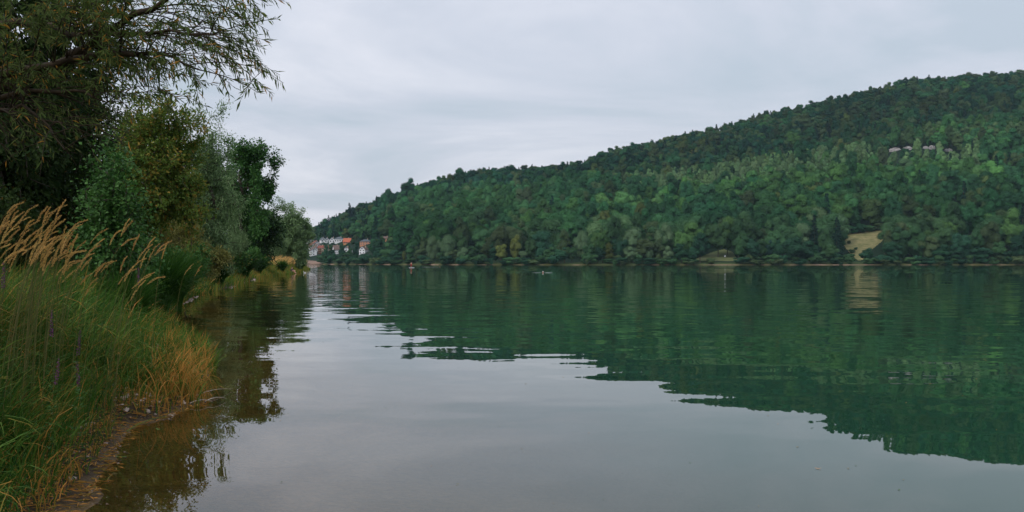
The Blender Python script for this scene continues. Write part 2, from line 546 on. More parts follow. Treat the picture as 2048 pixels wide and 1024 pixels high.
def water_material():
    m, N, L, out = new_mat('lake_water')
    geo = N.new('ShaderNodeNewGeometry')
    P = geo.outputs['Position']
    sep = N.new('ShaderNodeSeparateXYZ'); L.new(P, sep.inputs[0])

    def slope(scale, sx, sy, sz=0.0, detail=2.0, off=0.0):
        mp = N.new('ShaderNodeMapping'); mp.inputs['Scale'].default_value = (sx, sy, 1); mp.inputs['Location'].default_value = (off, off * 0.7, off)
        L.new(P, mp.inputs['Vector'])
        n = nd(N, 'ShaderNodeTexNoise', Scale=scale, Detail=detail, Roughness=0.5)
        L.new(mp.outputs[0], n.inputs['Vector'])
        s = nd(N, 'ShaderNodeVectorMath', operation='SUBTRACT'); s.inputs[1].default_value = (0.5, 0.5, 0.5)
        L.new(n.outputs['Color'], s.inputs[0])
        return s.outputs[0]

    def scaled(v, k):
        s = nd(N, 'ShaderNodeVectorMath', operation='SCALE'); L.new(v, s.inputs[0])
        if isinstance(k, (int, float)): s.inputs['Scale'].default_value = k
        else: L.new(k, s.inputs['Scale'])
        return s.outputs[0]

    # wind patches: calm water close by, ruffled streaks further out
    npch = nd(N, 'ShaderNodeTexNoise', Scale=1.0, Detail=3.0)
    mp = N.new('ShaderNodeMapping'); mp.inputs['Scale'].default_value = (0.010, 0.035, 1); L.new(P, mp.inputs['Vector']); L.new(mp.outputs[0], npch.inputs['Vector'])
    pr = nd(N, 'ShaderNodeMapRange'); pr.inputs['From Min'].default_value = 0.35; pr.inputs['From Max'].default_value = 0.65; pr.inputs['To Min'].default_value = 0.35; pr.inputs['To Max'].default_value = 1.0
    L.new(npch.outputs['Fac'], pr.inputs['Value'])
    yr = nd(N, 'ShaderNodeMapRange'); yr.interpolation_type = 'SMOOTHSTEP'
    yr.inputs['From Min'].default_value = 9.0; yr.inputs['From Max'].default_value = 34.0; yr.inputs['To Min'].default_value = 0.10; yr.inputs['To Max'].default_value = 1.0
    L.new(sep.outputs['Y'], yr.inputs['Value'])
    wind = nd(N, 'ShaderNodeMath', operation='MULTIPLY'); L.new(pr.outputs[0], wind.inputs[0]); L.new(yr.outputs[0], wind.inputs[1])

    swell = nd(N, 'ShaderNodeMapRange'); swell.inputs['From Min'].default_value = 8.0; swell.inputs['From Max'].default_value = 30.0; swell.inputs['To Min'].default_value = 0.030; swell.inputs['To Max'].default_value = 0.058
    L.new(sep.outputs['Y'], swell.inputs['Value'])
    a = scaled(slope(0.95, 0.5, 1.0, detail=2.0), swell.outputs[0])                 # slow swell
    b0 = scaled(slope(2.4, 0.5, 1.0, detail=2.0, off=13.0), 0.030)        # ripples
    b = scaled(b0, wind.outputs[0])
    c0 = scaled(slope(9.0, 0.6, 1.0, detail=2.0, off=31.0), 0.016)        # cat's paws
    c = scaled(c0, wind.outputs[0])
    s1 = nd(N, 'ShaderNodeVectorMath', operation='ADD'); L.new(a, s1.inputs[0]); L.new(b, s1.inputs[1])
    s2 = nd(N, 'ShaderNodeVectorMath', operation='ADD'); L.new(s1.outputs[0], s2.inputs[0]); L.new(c, s2.inputs[1])
    fl = nd(N, 'ShaderNodeVectorMath', operation='MULTIPLY'); fl.inputs[1].default_value = (1, 1, 0); L.new(s2.outputs[0], fl.inputs[0])
    up = nd(N, 'ShaderNodeVectorMath', operation='ADD'); up.inputs[1].default_value = (0, 0, 1); L.new(fl.outputs[0], up.inputs[0])
    nm = nd(N, 'ShaderNodeVectorMath', operation='NORMALIZE'); L.new(up.outputs[0], nm.inputs[0])

    dp = N.new('ShaderNodeAttribute'); dp.attribute_name = 'depth'
    ex = nd(N, 'ShaderNodeMath', operation='MULTIPLY'); ex.inputs[1].default_value = -1.7; L.new(dp.outputs['Fac'], ex.inputs[0])
    ee = nd(N, 'ShaderNodeMath', operation='EXPONENT'); L.new(ex.outputs[0], ee.inputs[0])
    deep = N.new('ShaderNodeBsdfDiffuse'); deep.inputs['Color'].default_value = (0.0070, 0.045, 0.0180, 1)
    clear = N.new('ShaderNodeBsdfTransparent'); clear.inputs['Color'].default_value = (0.80, 0.74, 0.52, 1)
    body = N.new('ShaderNodeMixShader'); L.new(ee.outputs[0], body.inputs[0]); L.new(deep.outputs[0], body.inputs[1]); L.new(clear.outputs[0], body.inputs[2])
    gl = N.new('ShaderNodeBsdfGlossy'); gl.inputs['Roughness'].default_value = 0.0; gl.inputs['Color'].default_value = (1, 1, 1, 1)
    L.new(nm.outputs[0], gl.inputs['Normal'])
    fr = N.new('ShaderNodeFresnel'); fr.inputs['IOR'].default_value = 1.333; L.new(nm.outputs[0], fr.inputs['Normal'])
    mx = N.new('ShaderNodeMixShader'); L.new(fr.outputs[0], mx.inputs[0]); L.new(body.outputs[0], mx.inputs[1]); L.new(gl.outputs[0], mx.inputs[2])
    L.new(mx.outputs[0], out.inputs['Surface'])
    return m


WATER = water_material()


def build_bank_and_lake():
    y = np.concatenate([np.arange(-40, 2, 2.0), np.arange(2, 24, 0.22), np.arange(24, 60, 1.0), np.arange(60, 331, 4.0)])
    t = np.concatenate([[-260, -150, -80, -45, -30, -20], np.arange(-14, -4, 0.7), np.arange(-4, 6, 0.16), np.arange(6, 20, 1.0), [20, 26, 34, 45]])
    T, Yg = np.meshgrid(t, y)
    X = shore_x(Yg) + T
    Z = bank_z(T, X, Yg)
    nc = len(t)
    i = np.arange(len(y) - 1)[:, None] * nc + np.arange(nc - 1)[None]
    q = np.stack([i, i + 1, i + nc + 1, i + nc], -1).reshape(-1, 4)
    o = add('ground', mk_mesh('ground', np.stack([X, Yg, Z], -1).reshape(-1, 3), q, smooth=True), bank_material())
    tag(o, 'dark muddy bank and brown shallow lake bed', kind='structure')
    # lake surface
    tw = np.concatenate([np.arange(-1.4, 6, 0.2), np.arange(6, 20, 1.0), [20, 45, 120, 400, 1200, 3000]])
    T, Yg = np.meshgrid(tw, y)
    X = shore_x(Yg) + T
    depth = np.clip(-bank_z(T, X, Yg), 0, 5)
    V = np.stack([X, Yg, np.zeros_like(X)], -1).reshape(-1, 3)
    nc = len(tw)
    i = np.arange(len(y) - 1)[:, None] * nc + np.arange(nc - 1)[None]
    q = np.stack([i, i + 1, i + nc + 1, i + nc], -1).reshape(-1, 4)
    ye = float(y[-1])
    n0 = len(V)
    V = np.concatenate([V, [(-900, ye, 0), (3000, ye, 0), (3000, 1300, 0), (-900, 1300, 0)]])
    dd = np.concatenate([depth.ravel(), [5] * 4])
    q = np.concatenate([q, [[n0, n0 + 1, n0 + 2, n0 + 3]]])
    w = add('water', mk_mesh('water', V, q, {'depth': dd}), WATER)
    tag(w, 'calm green lake with gentle ripples', kind='structure')


build_bank_and_lake()


# ------------------------------------------------------------------ far trees: prototypes
def crown_geo(rng, kind, H, Wd, n_lump, n_leaf, leaf, gm=0):
    """crown of clumped leaf sprays; H total height, Wd crown width"""
    G = Geo()
    lumps = []
    if kind == 'spruce':
        nl = 16
        for k in range(nl):
            f = k / (nl - 1)
            z = H * (0.08 + 0.9 * f); rr = Wd * 0.5 * (1 - f) ** 0.85 + 0.15
            nb = max(4, int(9 * (1 - f)) + 3)
            for b in range(nb):
                a = rng.uniform(0, 2 * math.pi); m = int(n_leaf / (nl * nb)) + 2
                s = rng.uniform(0.15, 1.0, m) * rr * rng.uniform(0.75, 1.15)
                c = np.stack([np.cos(a) * s, np.sin(a) * s, z - s * 0.30 + rng.normal(0, 0.15, m)], -1)
                ax = np.stack([np.full(m, np.cos(a)), np.full(m, np.sin(a)), np.full(m, -0.45)], -1) + rng.normal(0, 0.35, (m, 3))
                G.leaves(c, ax, np.array([0, 0, 1.0]) + rng.normal(0, 0.4, (m, 3)), leaf * rng.uniform(0.8, 1.4, m), leaf * 0.7, np.clip(0.5 + rng.normal(0, 0.2, m), 0, 1))
        return G
    base = {'round': 0.14, 'tall': 0.12, 'poplar': 0.08, 'willow': 0.06, 'bush': 0.0}[kind]
    cz = H * (base + 1) / 2; rz = H * (1 - base) / 2; rx = Wd / 2
    for k in range(n_lump):
        v = norm(rng.normal(0, 1, 3)); rr = rng.uniform(0.62, 0.86)
        if kind == 'poplar': rr *= 0.8
        z = v[2] * rr
        taper = {'round': 1.0 - 0.25 * max(z, 0), 'tall': 1.0 - 0.5 * max(z, 0), 'poplar': 1.0 - 0.45 * abs(z), 'willow': 1.0 - 0.3 * max(z, 0), 'bush': 1.0}[kind]
        p = np.array([v[0] * rr * rx * taper, v[1] * rr * rx * taper, cz + z * rz])
        lr = rng.uniform(0.28, 0.48) * min(rx, rz) * (0.8 if kind == 'poplar' else 1.0)
        lumps.append((p, lr))
    lumps.append((np.array([0, 0, cz]), min(rx, rz) * 0.62))
    lumps.append((np.array([0, 0, cz - rz * 0.45]), min(rx, rz) * 0.55))
    tot = sum(l[1] ** 2 for l in lumps)
    ico_v, ico_t = ICO
    for p, lr in lumps:
        tone = rng.normal(0, 0.06)
        jit = 1 + rng.normal(0, 0.12, (len(ico_v), 1))
        sc = np.array([1, 1, 1.25 if kind in ('poplar', 'tall') else 0.9]) * lr
        G.put(p + ico_v * jit * sc * 0.80, ico_t, np.clip(0.45 + tone, 0, 1))
        m = int(n_leaf * lr * lr / tot) + 6
        d = norm(rng.normal(0, 1, (m, 3)))
        d[:, 2] = np.where(d[:, 2] < -0.5, -d[:, 2], d[:, 2])
        c = p + d * sc * rng.uniform(0.78, 1.12, (m, 1))
        out = norm(c - np.array([0, 0, cz - rz * 0.4]))
        droop = -0.9 if kind == 'willow' else (0.5 if kind == 'poplar' else -0.15)
        ax = np.cross(d, rng.normal(0, 1, (m, 3))) + np.array([0, 0, droop]) + out * 0.3
        nn = norm(d * 0.7 + out * 0.55 + rng.normal(0, 0.14, (m, 3)))
        ax = np.cross(nn, rng.normal(0, 1, (m, 3))) + np.array([0, 0, droop]) * 0.4
        t = np.clip(0.5 + tone + rng.normal(0, 0.17, m), 0, 1)
        G.leaves(c - norm(ax) * leaf * 0.5, ax, nn, 1.15 * leaf * rng.uniform(0.7, 1.4, m), leaf * rng.uniform(0.5, 0.85, m) * (0.6 if kind == 'willow' else 1.0), t)
    return G


def trunk_geo(rng, H, r, top=0.75, limbs=6, spread=0.3):
    G = Geo()
    z = np.linspace(-0.6, H * top, 7)
    w = np.cumsum(rng.normal(0, H * 0.008, (7, 2)), axis=0)
    P = np.stack([w[:, 0], w[:, 1], z], -1)
    G.tube(P, r * np.linspace(1.15, 0.25, 7), 6)
    for k in range(limbs):
        f = rng.uniform(0.35, 0.9); b = P[0] * 0 + np.array([np.interp(f * H * top, z, P[:, 0]), np.interp(f * H * top, z, P[:, 1]), f * H * top])
        a = rng.uniform(0, 2 * math.pi); l = H * spread * rng.uniform(0.6, 1.0)
        e = b + np.array([math.cos(a) * l * 0.7, math.sin(a) * l * 0.7, l * 0.6])
        mid = (b + e) / 2 + np.array([0, 0, -l * 0.08])
        G.tube([b, mid, e], [r * 0.4, r * 0.28, r * 0.1], 5)
    return G


def icosphere():
    import bmesh
    bm = bmesh.new(); bmesh.ops.create_icosphere(bm, subdivisions=1, radius=1.0)
    v = np.array([x.co[:] for x in bm.verts]); t = np.array([[q.index for q in f.verts] for f in bm.faces])
    bm.free(); return v, t


ICO = icosphere()
PROTO = {}       # kind -> list of (crown mesh, trunk mesh, height, width)
WOOD = bpy.data.collections.new('far_wood_sources')
WOOD_KIND = []


def make_protos():
    rng = np.random.default_rng(5)
    spec = {'round': (6, 20, 14, 17, 4600, 0.60), 'tall': (5, 23, 10.5, 18, 4200, 0.60), 'poplar': (4, 23, 9.0, 20, 3400, 0.62), 'willow': (4, 18, 16, 20, 4800, 0.75), 'bush': (4, 5, 6, 16, 1500, 0.42), 'spruce': (3, 21, 7.5, 0, 2600, 0.8)}
    idx = 0
    for kind, (n, H, Wd, nl, nf, lf) in spec.items():
        PROTO[kind] = []
        for k in range(n):
            G = crown_geo(rng, kind, H, Wd, nl, nf, lf)
            T = trunk_geo(rng, H, 0.28 if kind != 'bush' else 0.07, 0.72 if kind != 'spruce' else 0.97, 6 if kind != 'spruce' else 0)
            PROTO[kind].append((G.mesh('crown_' + kind), T.mesh('trunk_' + kind, True), H, Wd))
            if kind != 'bush':
                for j in range(len(T.V)):
                    G.put(T.V[j], T.T[j] - (0 if j == 0 else sum(len(q) for q in T.V[:j])), 0.1, 1)
                o = bpy.data.objects.new('source_%02d' % idx, G.mesh('wood_' + kind))
                o.data.materials.append(FOREST); o.data.materials.append(BARK)
                WOOD.objects.link(o); WOOD_KIND.append(kind); idx += 1


make_protos()

# ------------------------------------------------------------------ village houses
WALLS = {k: noise_mat('render_' + k.replace(' ', '_'), tuple(x * 0.9 for x in c), c, 0.5, 0.85, 0.0) for k, c in {
    'white': (0.90, 0.89, 0.89), 'cream': (0.62, 0.50, 0.37), 'beige': (0.60, 0.47, 0.33), 'salmon': (0.70, 0.33, 0.20), 'orange': (0.66, 0.30, 0.13)}.items()}
ROOFS = {k: noise_mat('roof_' + k.replace(' ', '_'), tuple(x * 0.75 for x in c), c, 0.9, 0.75, 0.0) for k, c in {
    'grey': (0.12, 0.14, 0.155), 'brown': (0.17, 0.115, 0.095), 'red': (0.52, 0.15, 0.08), 'dark red': (0.26, 0.08, 0.055), 'pale grey': (0.55, 0.56, 0.58)}.items()}
WINDOW_GLASS = noise_mat('window_glass_dark', (0.012, 0.016, 0.022), (0.035, 0.042, 0.05), 0.3, 0.15, 0.0, spec=0.5)
FRAME_WHITE = noise_mat('window_frame_white', (0.6, 0.6, 0.6), (0.72, 0.72, 0.72), 0.8, 0.6, 0.0)
TIMBER = noise_mat('balcony_timber', (0.14, 0.065, 0.035), (0.22, 0.11, 0.06), 1.2, 0.7, 0.0)
HOUSE_RECTS = []


def house(px, py, wpx, wallpx, roofpx, kind, wall, roof, label, depth=9.0, rot=0.0, cols=2, rows=1, balcony=False, chimney=True, door=True):
    """px: middle of the front, py: foot of the front wall"""
    p, _ = ground_hit(px, py)
    k = p[1] / F
    w, h, rh = wpx * k, wallpx * k, max(roofpx * k, 1.2)
    face = -math.atan2(p[0], p[1])                      # front looks to the lake
    o = thing('house', label, 'house', (p[0], p[1], p[2]), 'village houses at the end of the lake', face + math.radians(rot))
    HOUSE_RECTS.append((px - wpx / 2, px + wpx / 2, py - wallpx - roofpx, py, p[1]))
    x0, x1, y0, y1 = -w / 2, w / 2, 0.0, depth
    G = Geo(); G.box((x0, y0, -4.0), (x1, y1, h))
    Rf = Geo(); ov = 0.45; th = 0.22
    if kind == 'gable_front':
        G.put([(x0, y0, h), (x1, y0, h), (0, y0, h + rh), (x0, y1, h), (x1, y1, h), (0, y1, h + rh)], [(0, 1, 2), (3, 5, 4), (0, 2, 5), (0, 5, 3), (1, 4, 5), (1, 5, 2)])
        for s in (-1, 1):
            a = np.array([s * (w / 2 + ov), 0, h - rh * ov / (w / 2)]); b = np.array([0, 0, h + rh])
            V = []
            for yy in (y0 - ov, y1 + ov):
                for q in (a, b):
                    V += [(q[0], yy, q[2] + 0.03), (q[0], yy, q[2] + th)]
            T = [(0, 2, 3), (0, 3, 1), (4, 5, 7), (4, 7, 6), (1, 3, 7), (1, 7, 5), (0, 4, 6), (0, 6, 2), (0, 1, 5), (0, 5, 4), (2, 6, 7), (2, 7, 3)]
            Rf.put(V, T)
    elif kind == 'gable_side':
        ym = (y0 + y1) / 2
        G.put([(x0, y0, h), (x0, y1, h), (x0, ym, h + rh), (x1, y0, h), (x1, y1, h), (x1, ym, h + rh)], [(0, 2, 1), (3, 4, 5), (0, 3, 5), (0, 5, 2), (1, 2, 5), (1, 5, 4)])
        for s in (-1, 1):
            a = np.array([ym + s * (depth / 2 + ov), h - rh * ov / (depth / 2)]); b = np.array([ym, h + rh])
            V = []
            for xx in (x0 - ov, x1 + ov):
                for q in (a, b):
                    V += [(xx, q[0], q[1] + 0.03), (xx, q[0], q[1] + th)]
            T = [(0, 2, 3), (0, 3, 1), (4, 5, 7), (4, 7, 6), (1, 3, 7), (1, 7, 5), (0, 4, 6), (0, 6, 2), (0, 1, 5), (0, 5, 4), (2, 6, 7), (2, 7, 3)]
            Rf.put(V, T)
    else:                                              # hipped
        ym = (y0 + y1) / 2; rl = max(w / 2 - depth / 2, w * 0.15)
        V = [(x0 - ov, y0 - ov, h + 0.02), (x1 + ov, y0 - ov, h + 0.02), (x1 + ov, y1 + ov, h + 0.02), (x0 - ov, y1 + ov, h + 0.02), (-rl, ym, h + rh), (rl, ym, h + rh)]
        Rf.put(V, [(0, 1, 5), (0, 5, 4), (1, 2, 5), (2, 3, 4), (2, 4, 5), (3, 0, 4), (0, 3, 2), (0, 2, 1)])
    add('wall', G.mesh('wall'), WALLS[wall], o)
    ro = add('roof', Rf.mesh('roof'), ROOFS[roof], o)
    if chimney:
        C = Geo(); C.box((w * 0.14, depth * 0.45, h + rh * 0.35), (w * 0.14 + 0.6, depth * 0.45 + 0.6, h + rh + 0.8))
        add('chimney', C.mesh('chimney'), WALLS['beige'], ro)
    storey = h / rows
    for r_ in range(rows):
        for c_ in range(cols):
            cx = x0 + w * (c_ + 0.5) / cols; ww = min(1.1, w / cols * 0.42) / 2; z0 = storey * r_ + storey * 0.38; z1 = z0 + min(1.25, storey * 0.40)
            Fm = Geo(); Fm.box((cx - ww - 0.1, -0.06, z0 - 0.1), (cx + ww + 0.1, 0.02, z1 + 0.1))
            fo = add('window', Fm.mesh('window'), FRAME_WHITE, o)
            Pn = Geo(); Pn.box((cx - ww, -0.10, z0), (cx + ww, -0.05, z1))
            add('pane', Pn.mesh('pane'), WINDOW_GLASS, fo)
    if kind == 'gable_front' and rh > 2.2:
        Fm = Geo(); Fm.box((-0.7, -0.06, h + 0.2), (0.7, 0.02, h + 1.4)); fo = add('window', Fm.mesh('window'), FRAME_WHITE, o)
        Pn = Geo(); Pn.box((-0.6, -0.10, h + 0.3), (0.6, -0.05, h + 1.3)); add('pane', Pn.mesh('pane'), WINDOW_GLASS, fo)
    if balcony:
        for r_ in range(rows):
            B = Geo(); z = storey * r_ + 0.1
            B.box((x0 + 0.2, -1.4, z), (x1 - w * 0.3, -0.01, z + 0.15)); B.box((x0 + 0.2, -1.45, z + 0.151), (x1 - w * 0.3, -1.35, z + 1.1))
            add('balcony', B.mesh('balcony'), TIMBER, o)
    return o


house(627.5, 511.5, 12.5, 10.0, 4.8, 'gable_front', 'white', 'brown', 'white gabled house with two stacked windows, lowest and nearest of the village', 12, 8, 1, 2)
house(633.5, 503.5, 11.0, 6.0, 4.5, 'gable_front', 'white', 'brown', 'white gabled terrace house just above the lowest white house', 10, 20, 2, 1)
house(637.5, 497.5, 10.0, 5.5, 4.5, 'gable_front', 'white', 'brown', 'white gabled terrace house, highest step of the right hand terrace', 10, 20, 2, 1)
house(623.5, 500.5, 10.0, 5.0, 4.5, 'gable_front', 'white', 'brown', 'white terrace house at the lower end of the left hand terrace', 10, 20, 2, 1)
house(628.5, 494.5, 10.0, 4.5, 4.3, 'gable_front', 'white', 'dark red', 'white terrace house in the middle of the left hand terrace', 10, 20, 2, 1)
house(634.0, 489.5, 9.5, 4.0, 4.0, 'gable_front', 'white', 'dark red', 'white terrace house at the upper end of the left hand terrace', 10, 20, 2, 1)
house(641.0, 508.0, 11.5, 12.0, 5.0, 'gable_side', 'beige', 'dark red', 'beige apartment house with brown timber balconies', 11, -12, 3, 3, True)
house(656.0, 504.0, 10.0, 8.0, 5.0, 'gable_side', 'cream', 'dark red', 'cream house with dark red roof among the village trees', 9, 15, 2, 2)
house(674.0, 508.0, 11.0, 9.0, 8.5, 'gable_side', 'white', 'brown', 'white house with a big steep brown roof behind shore trees', 11, 10, 3, 2)
house(692.5, 504.0, 8.0, 6.5, 4.5, 'gable_front', 'white', 'brown', 'small white gable showing between village trees', 8, -10, 1, 1)
house(706.0, 508.0, 7.0, 5.5, 3.5, 'gable_front', 'white', 'brown', 'tiny white house nearly hidden left of the brown roofed gable house', 8, 0, 1, 1)
house(724.0, 508.5, 13.0, 9.5, 6.0, 'gable_front', 'white', 'brown', 'white gabled house with brown roof turned to the lake, rightmost white one', 11, -24, 2, 2)
house(647.0, 484.5, 9.0, 5.0, 4.8, 'gable_front', 'white', 'grey', 'white gabled house at the left end of the top row', 10, 12, 2, 1)
house(654.0, 485.5, 9.0, 5.5, 5.0, 'gable_front', 'white', 'grey', 'white gabled house second in the top row', 10, 5, 2, 1)
house(664.0, 486.0, 11.0, 6.0, 5.5, 'gable_front', 'white', 'grey', 'white house with dark attic window in the top row', 10, -5, 2, 1)
house(678.0, 485.5, 18.0, 7.5, 4.5, 'hip', 'white', 'grey', 'wide white house with hipped grey roof in the top row', 11, -6, 4, 1)
house(693.5, 488.5, 14.5, 4.5, 7.5, 'gable_side', 'orange', 'red', 'house with bright red tiled roof above the village', 10, -8, 3, 1)
house(730.5, 490.5, 22.0, 7.5, 4.5, 'hip', 'salmon', 'grey', 'salmon pink villa with hipped grey roof on the slope', 12, -4, 4, 2)
house(622.5, 485.0, 12.0, 3.8, 3.2, 'gable_front', 'white', 'grey', 'grey roofed white house half behind the left bank tree', 10, 18, 2, 1)
house(770.0, 487.0, 14.0, 10.0, 4.0, 'gable_side', 'orange', 'brown', 'orange house half hidden by trees right of the salmon villa', 10, -10, 3, 2)
house(825.0, 481.0, 13.0, 5.0, 3.5, 'gable_side', 'white', 'pale grey', 'low white house with pale roof alone in the wooded slope', 9, -15, 2, 1)

# ------------------------------------------------------------------ rocks on the hillside
ROCK = noise_mat('limestone', (0.22, 0.20, 0.20), (0.52, 0.48, 0.47), 0.35, 0.9, 0.4, (0.40, 0.37, 0.36))
ROCKS = [(1790, 299, 20, 9, 'broad grey limestone outcrop, leftmost on the wooded slope'), (1815, 297, 16, 9, 'pinkish limestone outcrop just right of the broad grey one'),
         (1851, 294, 9, 6, 'small pale limestone outcrop between two others'), (1864, 295, 12, 9, 'brightest limestone outcrop high on the wooded slope'), (1897, 299, 14, 6, 'dull limestone outcrop at the right end of the rock band')]
ROCK_Y = []


def rock_mesh(rng, w, h, d):
    n1, n2 = 9, 7
    V = []
    for i in range(n1):
        for j in range(n2):
            a = i / (n1 - 1) * 2 - 1; b = j / (n2 - 1)
            bulge = (1 - a * a) ** 0.5
            V.append((a * w / 2 * rng.uniform(0.9, 1.05), -d * 0.5 * bulge * (1 - 0.35 * b) + rng.normal(0, d * 0.10), b * h * rng.uniform(0.88, 1.06) * (0.6 + 0.4 * bulge)))
    V = np.array(V); i = np.arange(n1 - 1)[:, None] * n2 + np.arange(n2 - 1)[None]
    q = np.stack([i, i + n2, i + n2 + 1, i + 1], -1).reshape(-1, 4)
    back = V.copy(); back[:, 1] = -back[:, 1] * 0.6 + d * 0.2
    nV = len(V)
    top = [(k * n2 + n2 - 1, (k + 1) * n2 + n2 - 1, nV + (k + 1) * n2 + n2 - 1, nV + k * n2 + n2 - 1) for k in range(n1 - 1)]
    sides = []
    for k in range(n2 - 1):
        sides += [(k, k + 1, nV + k + 1, nV + k), ((n1 - 1) * n2 + k, nV + (n1 - 1) * n2 + k, nV + (n1 - 1) * n2 + k + 1, (n1 - 1) * n2 + k + 1)]
    return mk_mesh('rock', np.concatenate([V, back]), [np.concatenate([q, q[:, ::-1] + nV, np.array(top), np.array(sides)])])


for px, py, wpx, hpx, lab in ROCKS:
    p, _ = ground_hit(px, py + 3)
    k = p[1] / F
    o = add('rock_outcrop', rock_mesh(R, wpx * k * 1.15, (hpx * 0.75 + 2) * k, 7.0), ROCK, None, p - [0, 0, 1.0], -math.atan2(p[0], p[1]))
    tag(o, lab, 'rock', 'limestone outcrops in the wooded hillside')
    ROCK_Y.append((px - wpx / 2, px + wpx / 2, py - hpx, py, p[1]))

# ------------------------------------------------------------------ far shore trees, one by one
CLEAR = [(min(p[0] for p in q) - 2, max(p[0] for p in q) - 2, min(p[1] for p in q), max(p[1] for p in q)) for q in (MEADOW_POLY,)]


def segment_of(px):
    for lim, s in ((668, 'below the white terrace houses'), (745, 'below the salmon villa'), (800, 'left of the paddler'), (900, 'just right of the paddler'),
                   (1085, 'between paddler and swimmer'), (1240, 'just right of the swimmer'), (1390, 'left of the lawn clearing'),
                   (1500, 'beside the lawn clearing'), (1684, 'left of the dry meadow'), (1850, 'right of the dry meadow'), (9999, 'far right')):
        if px < lim: return s


KIND_NAME = {'round': ('broadleaf_tree', 'rounded tree'), 'tall': ('broadleaf_tree', 'tall tree'), 'poplar': ('poplar_tree', 'narrow upright tree'), 'willow': ('willow_tree', 'billowing willow'), 'bush': ('shore_bush', 'low bush'), 'spruce': ('spruce_tree', 'pointed conifer')}
FAR_TREES = []     # (px, sort y, name, description, where, parts)


def far_tree(px, top, kind, colour, t=None, width=None, base_py=None, pale=False, row='on the far shore'):
    if base_py is not None:
        p, t = ground_hit(px, base_py)
    else:
        X, Y, Z = terrain_z(px, t); p = np.array([float(X), float(Y), float(Z)])
    k = p[1] / F
    h = (HY - top) * k + CAMZ - p[2]
    i = int(R.integers(len(PROTO[kind])))
    crown, trunk, H, Wd = PROTO[kind][i]
    sz = max(h, 1.5) / H * 0.97
    sx = (width * k / Wd) if width else sz * R.uniform(0.85, 1.15)
    FAR_TREES.append((px, top, p, kind, colour, i, (sx, sx, sz), float(R.uniform(0, 6.28)), pale, row))


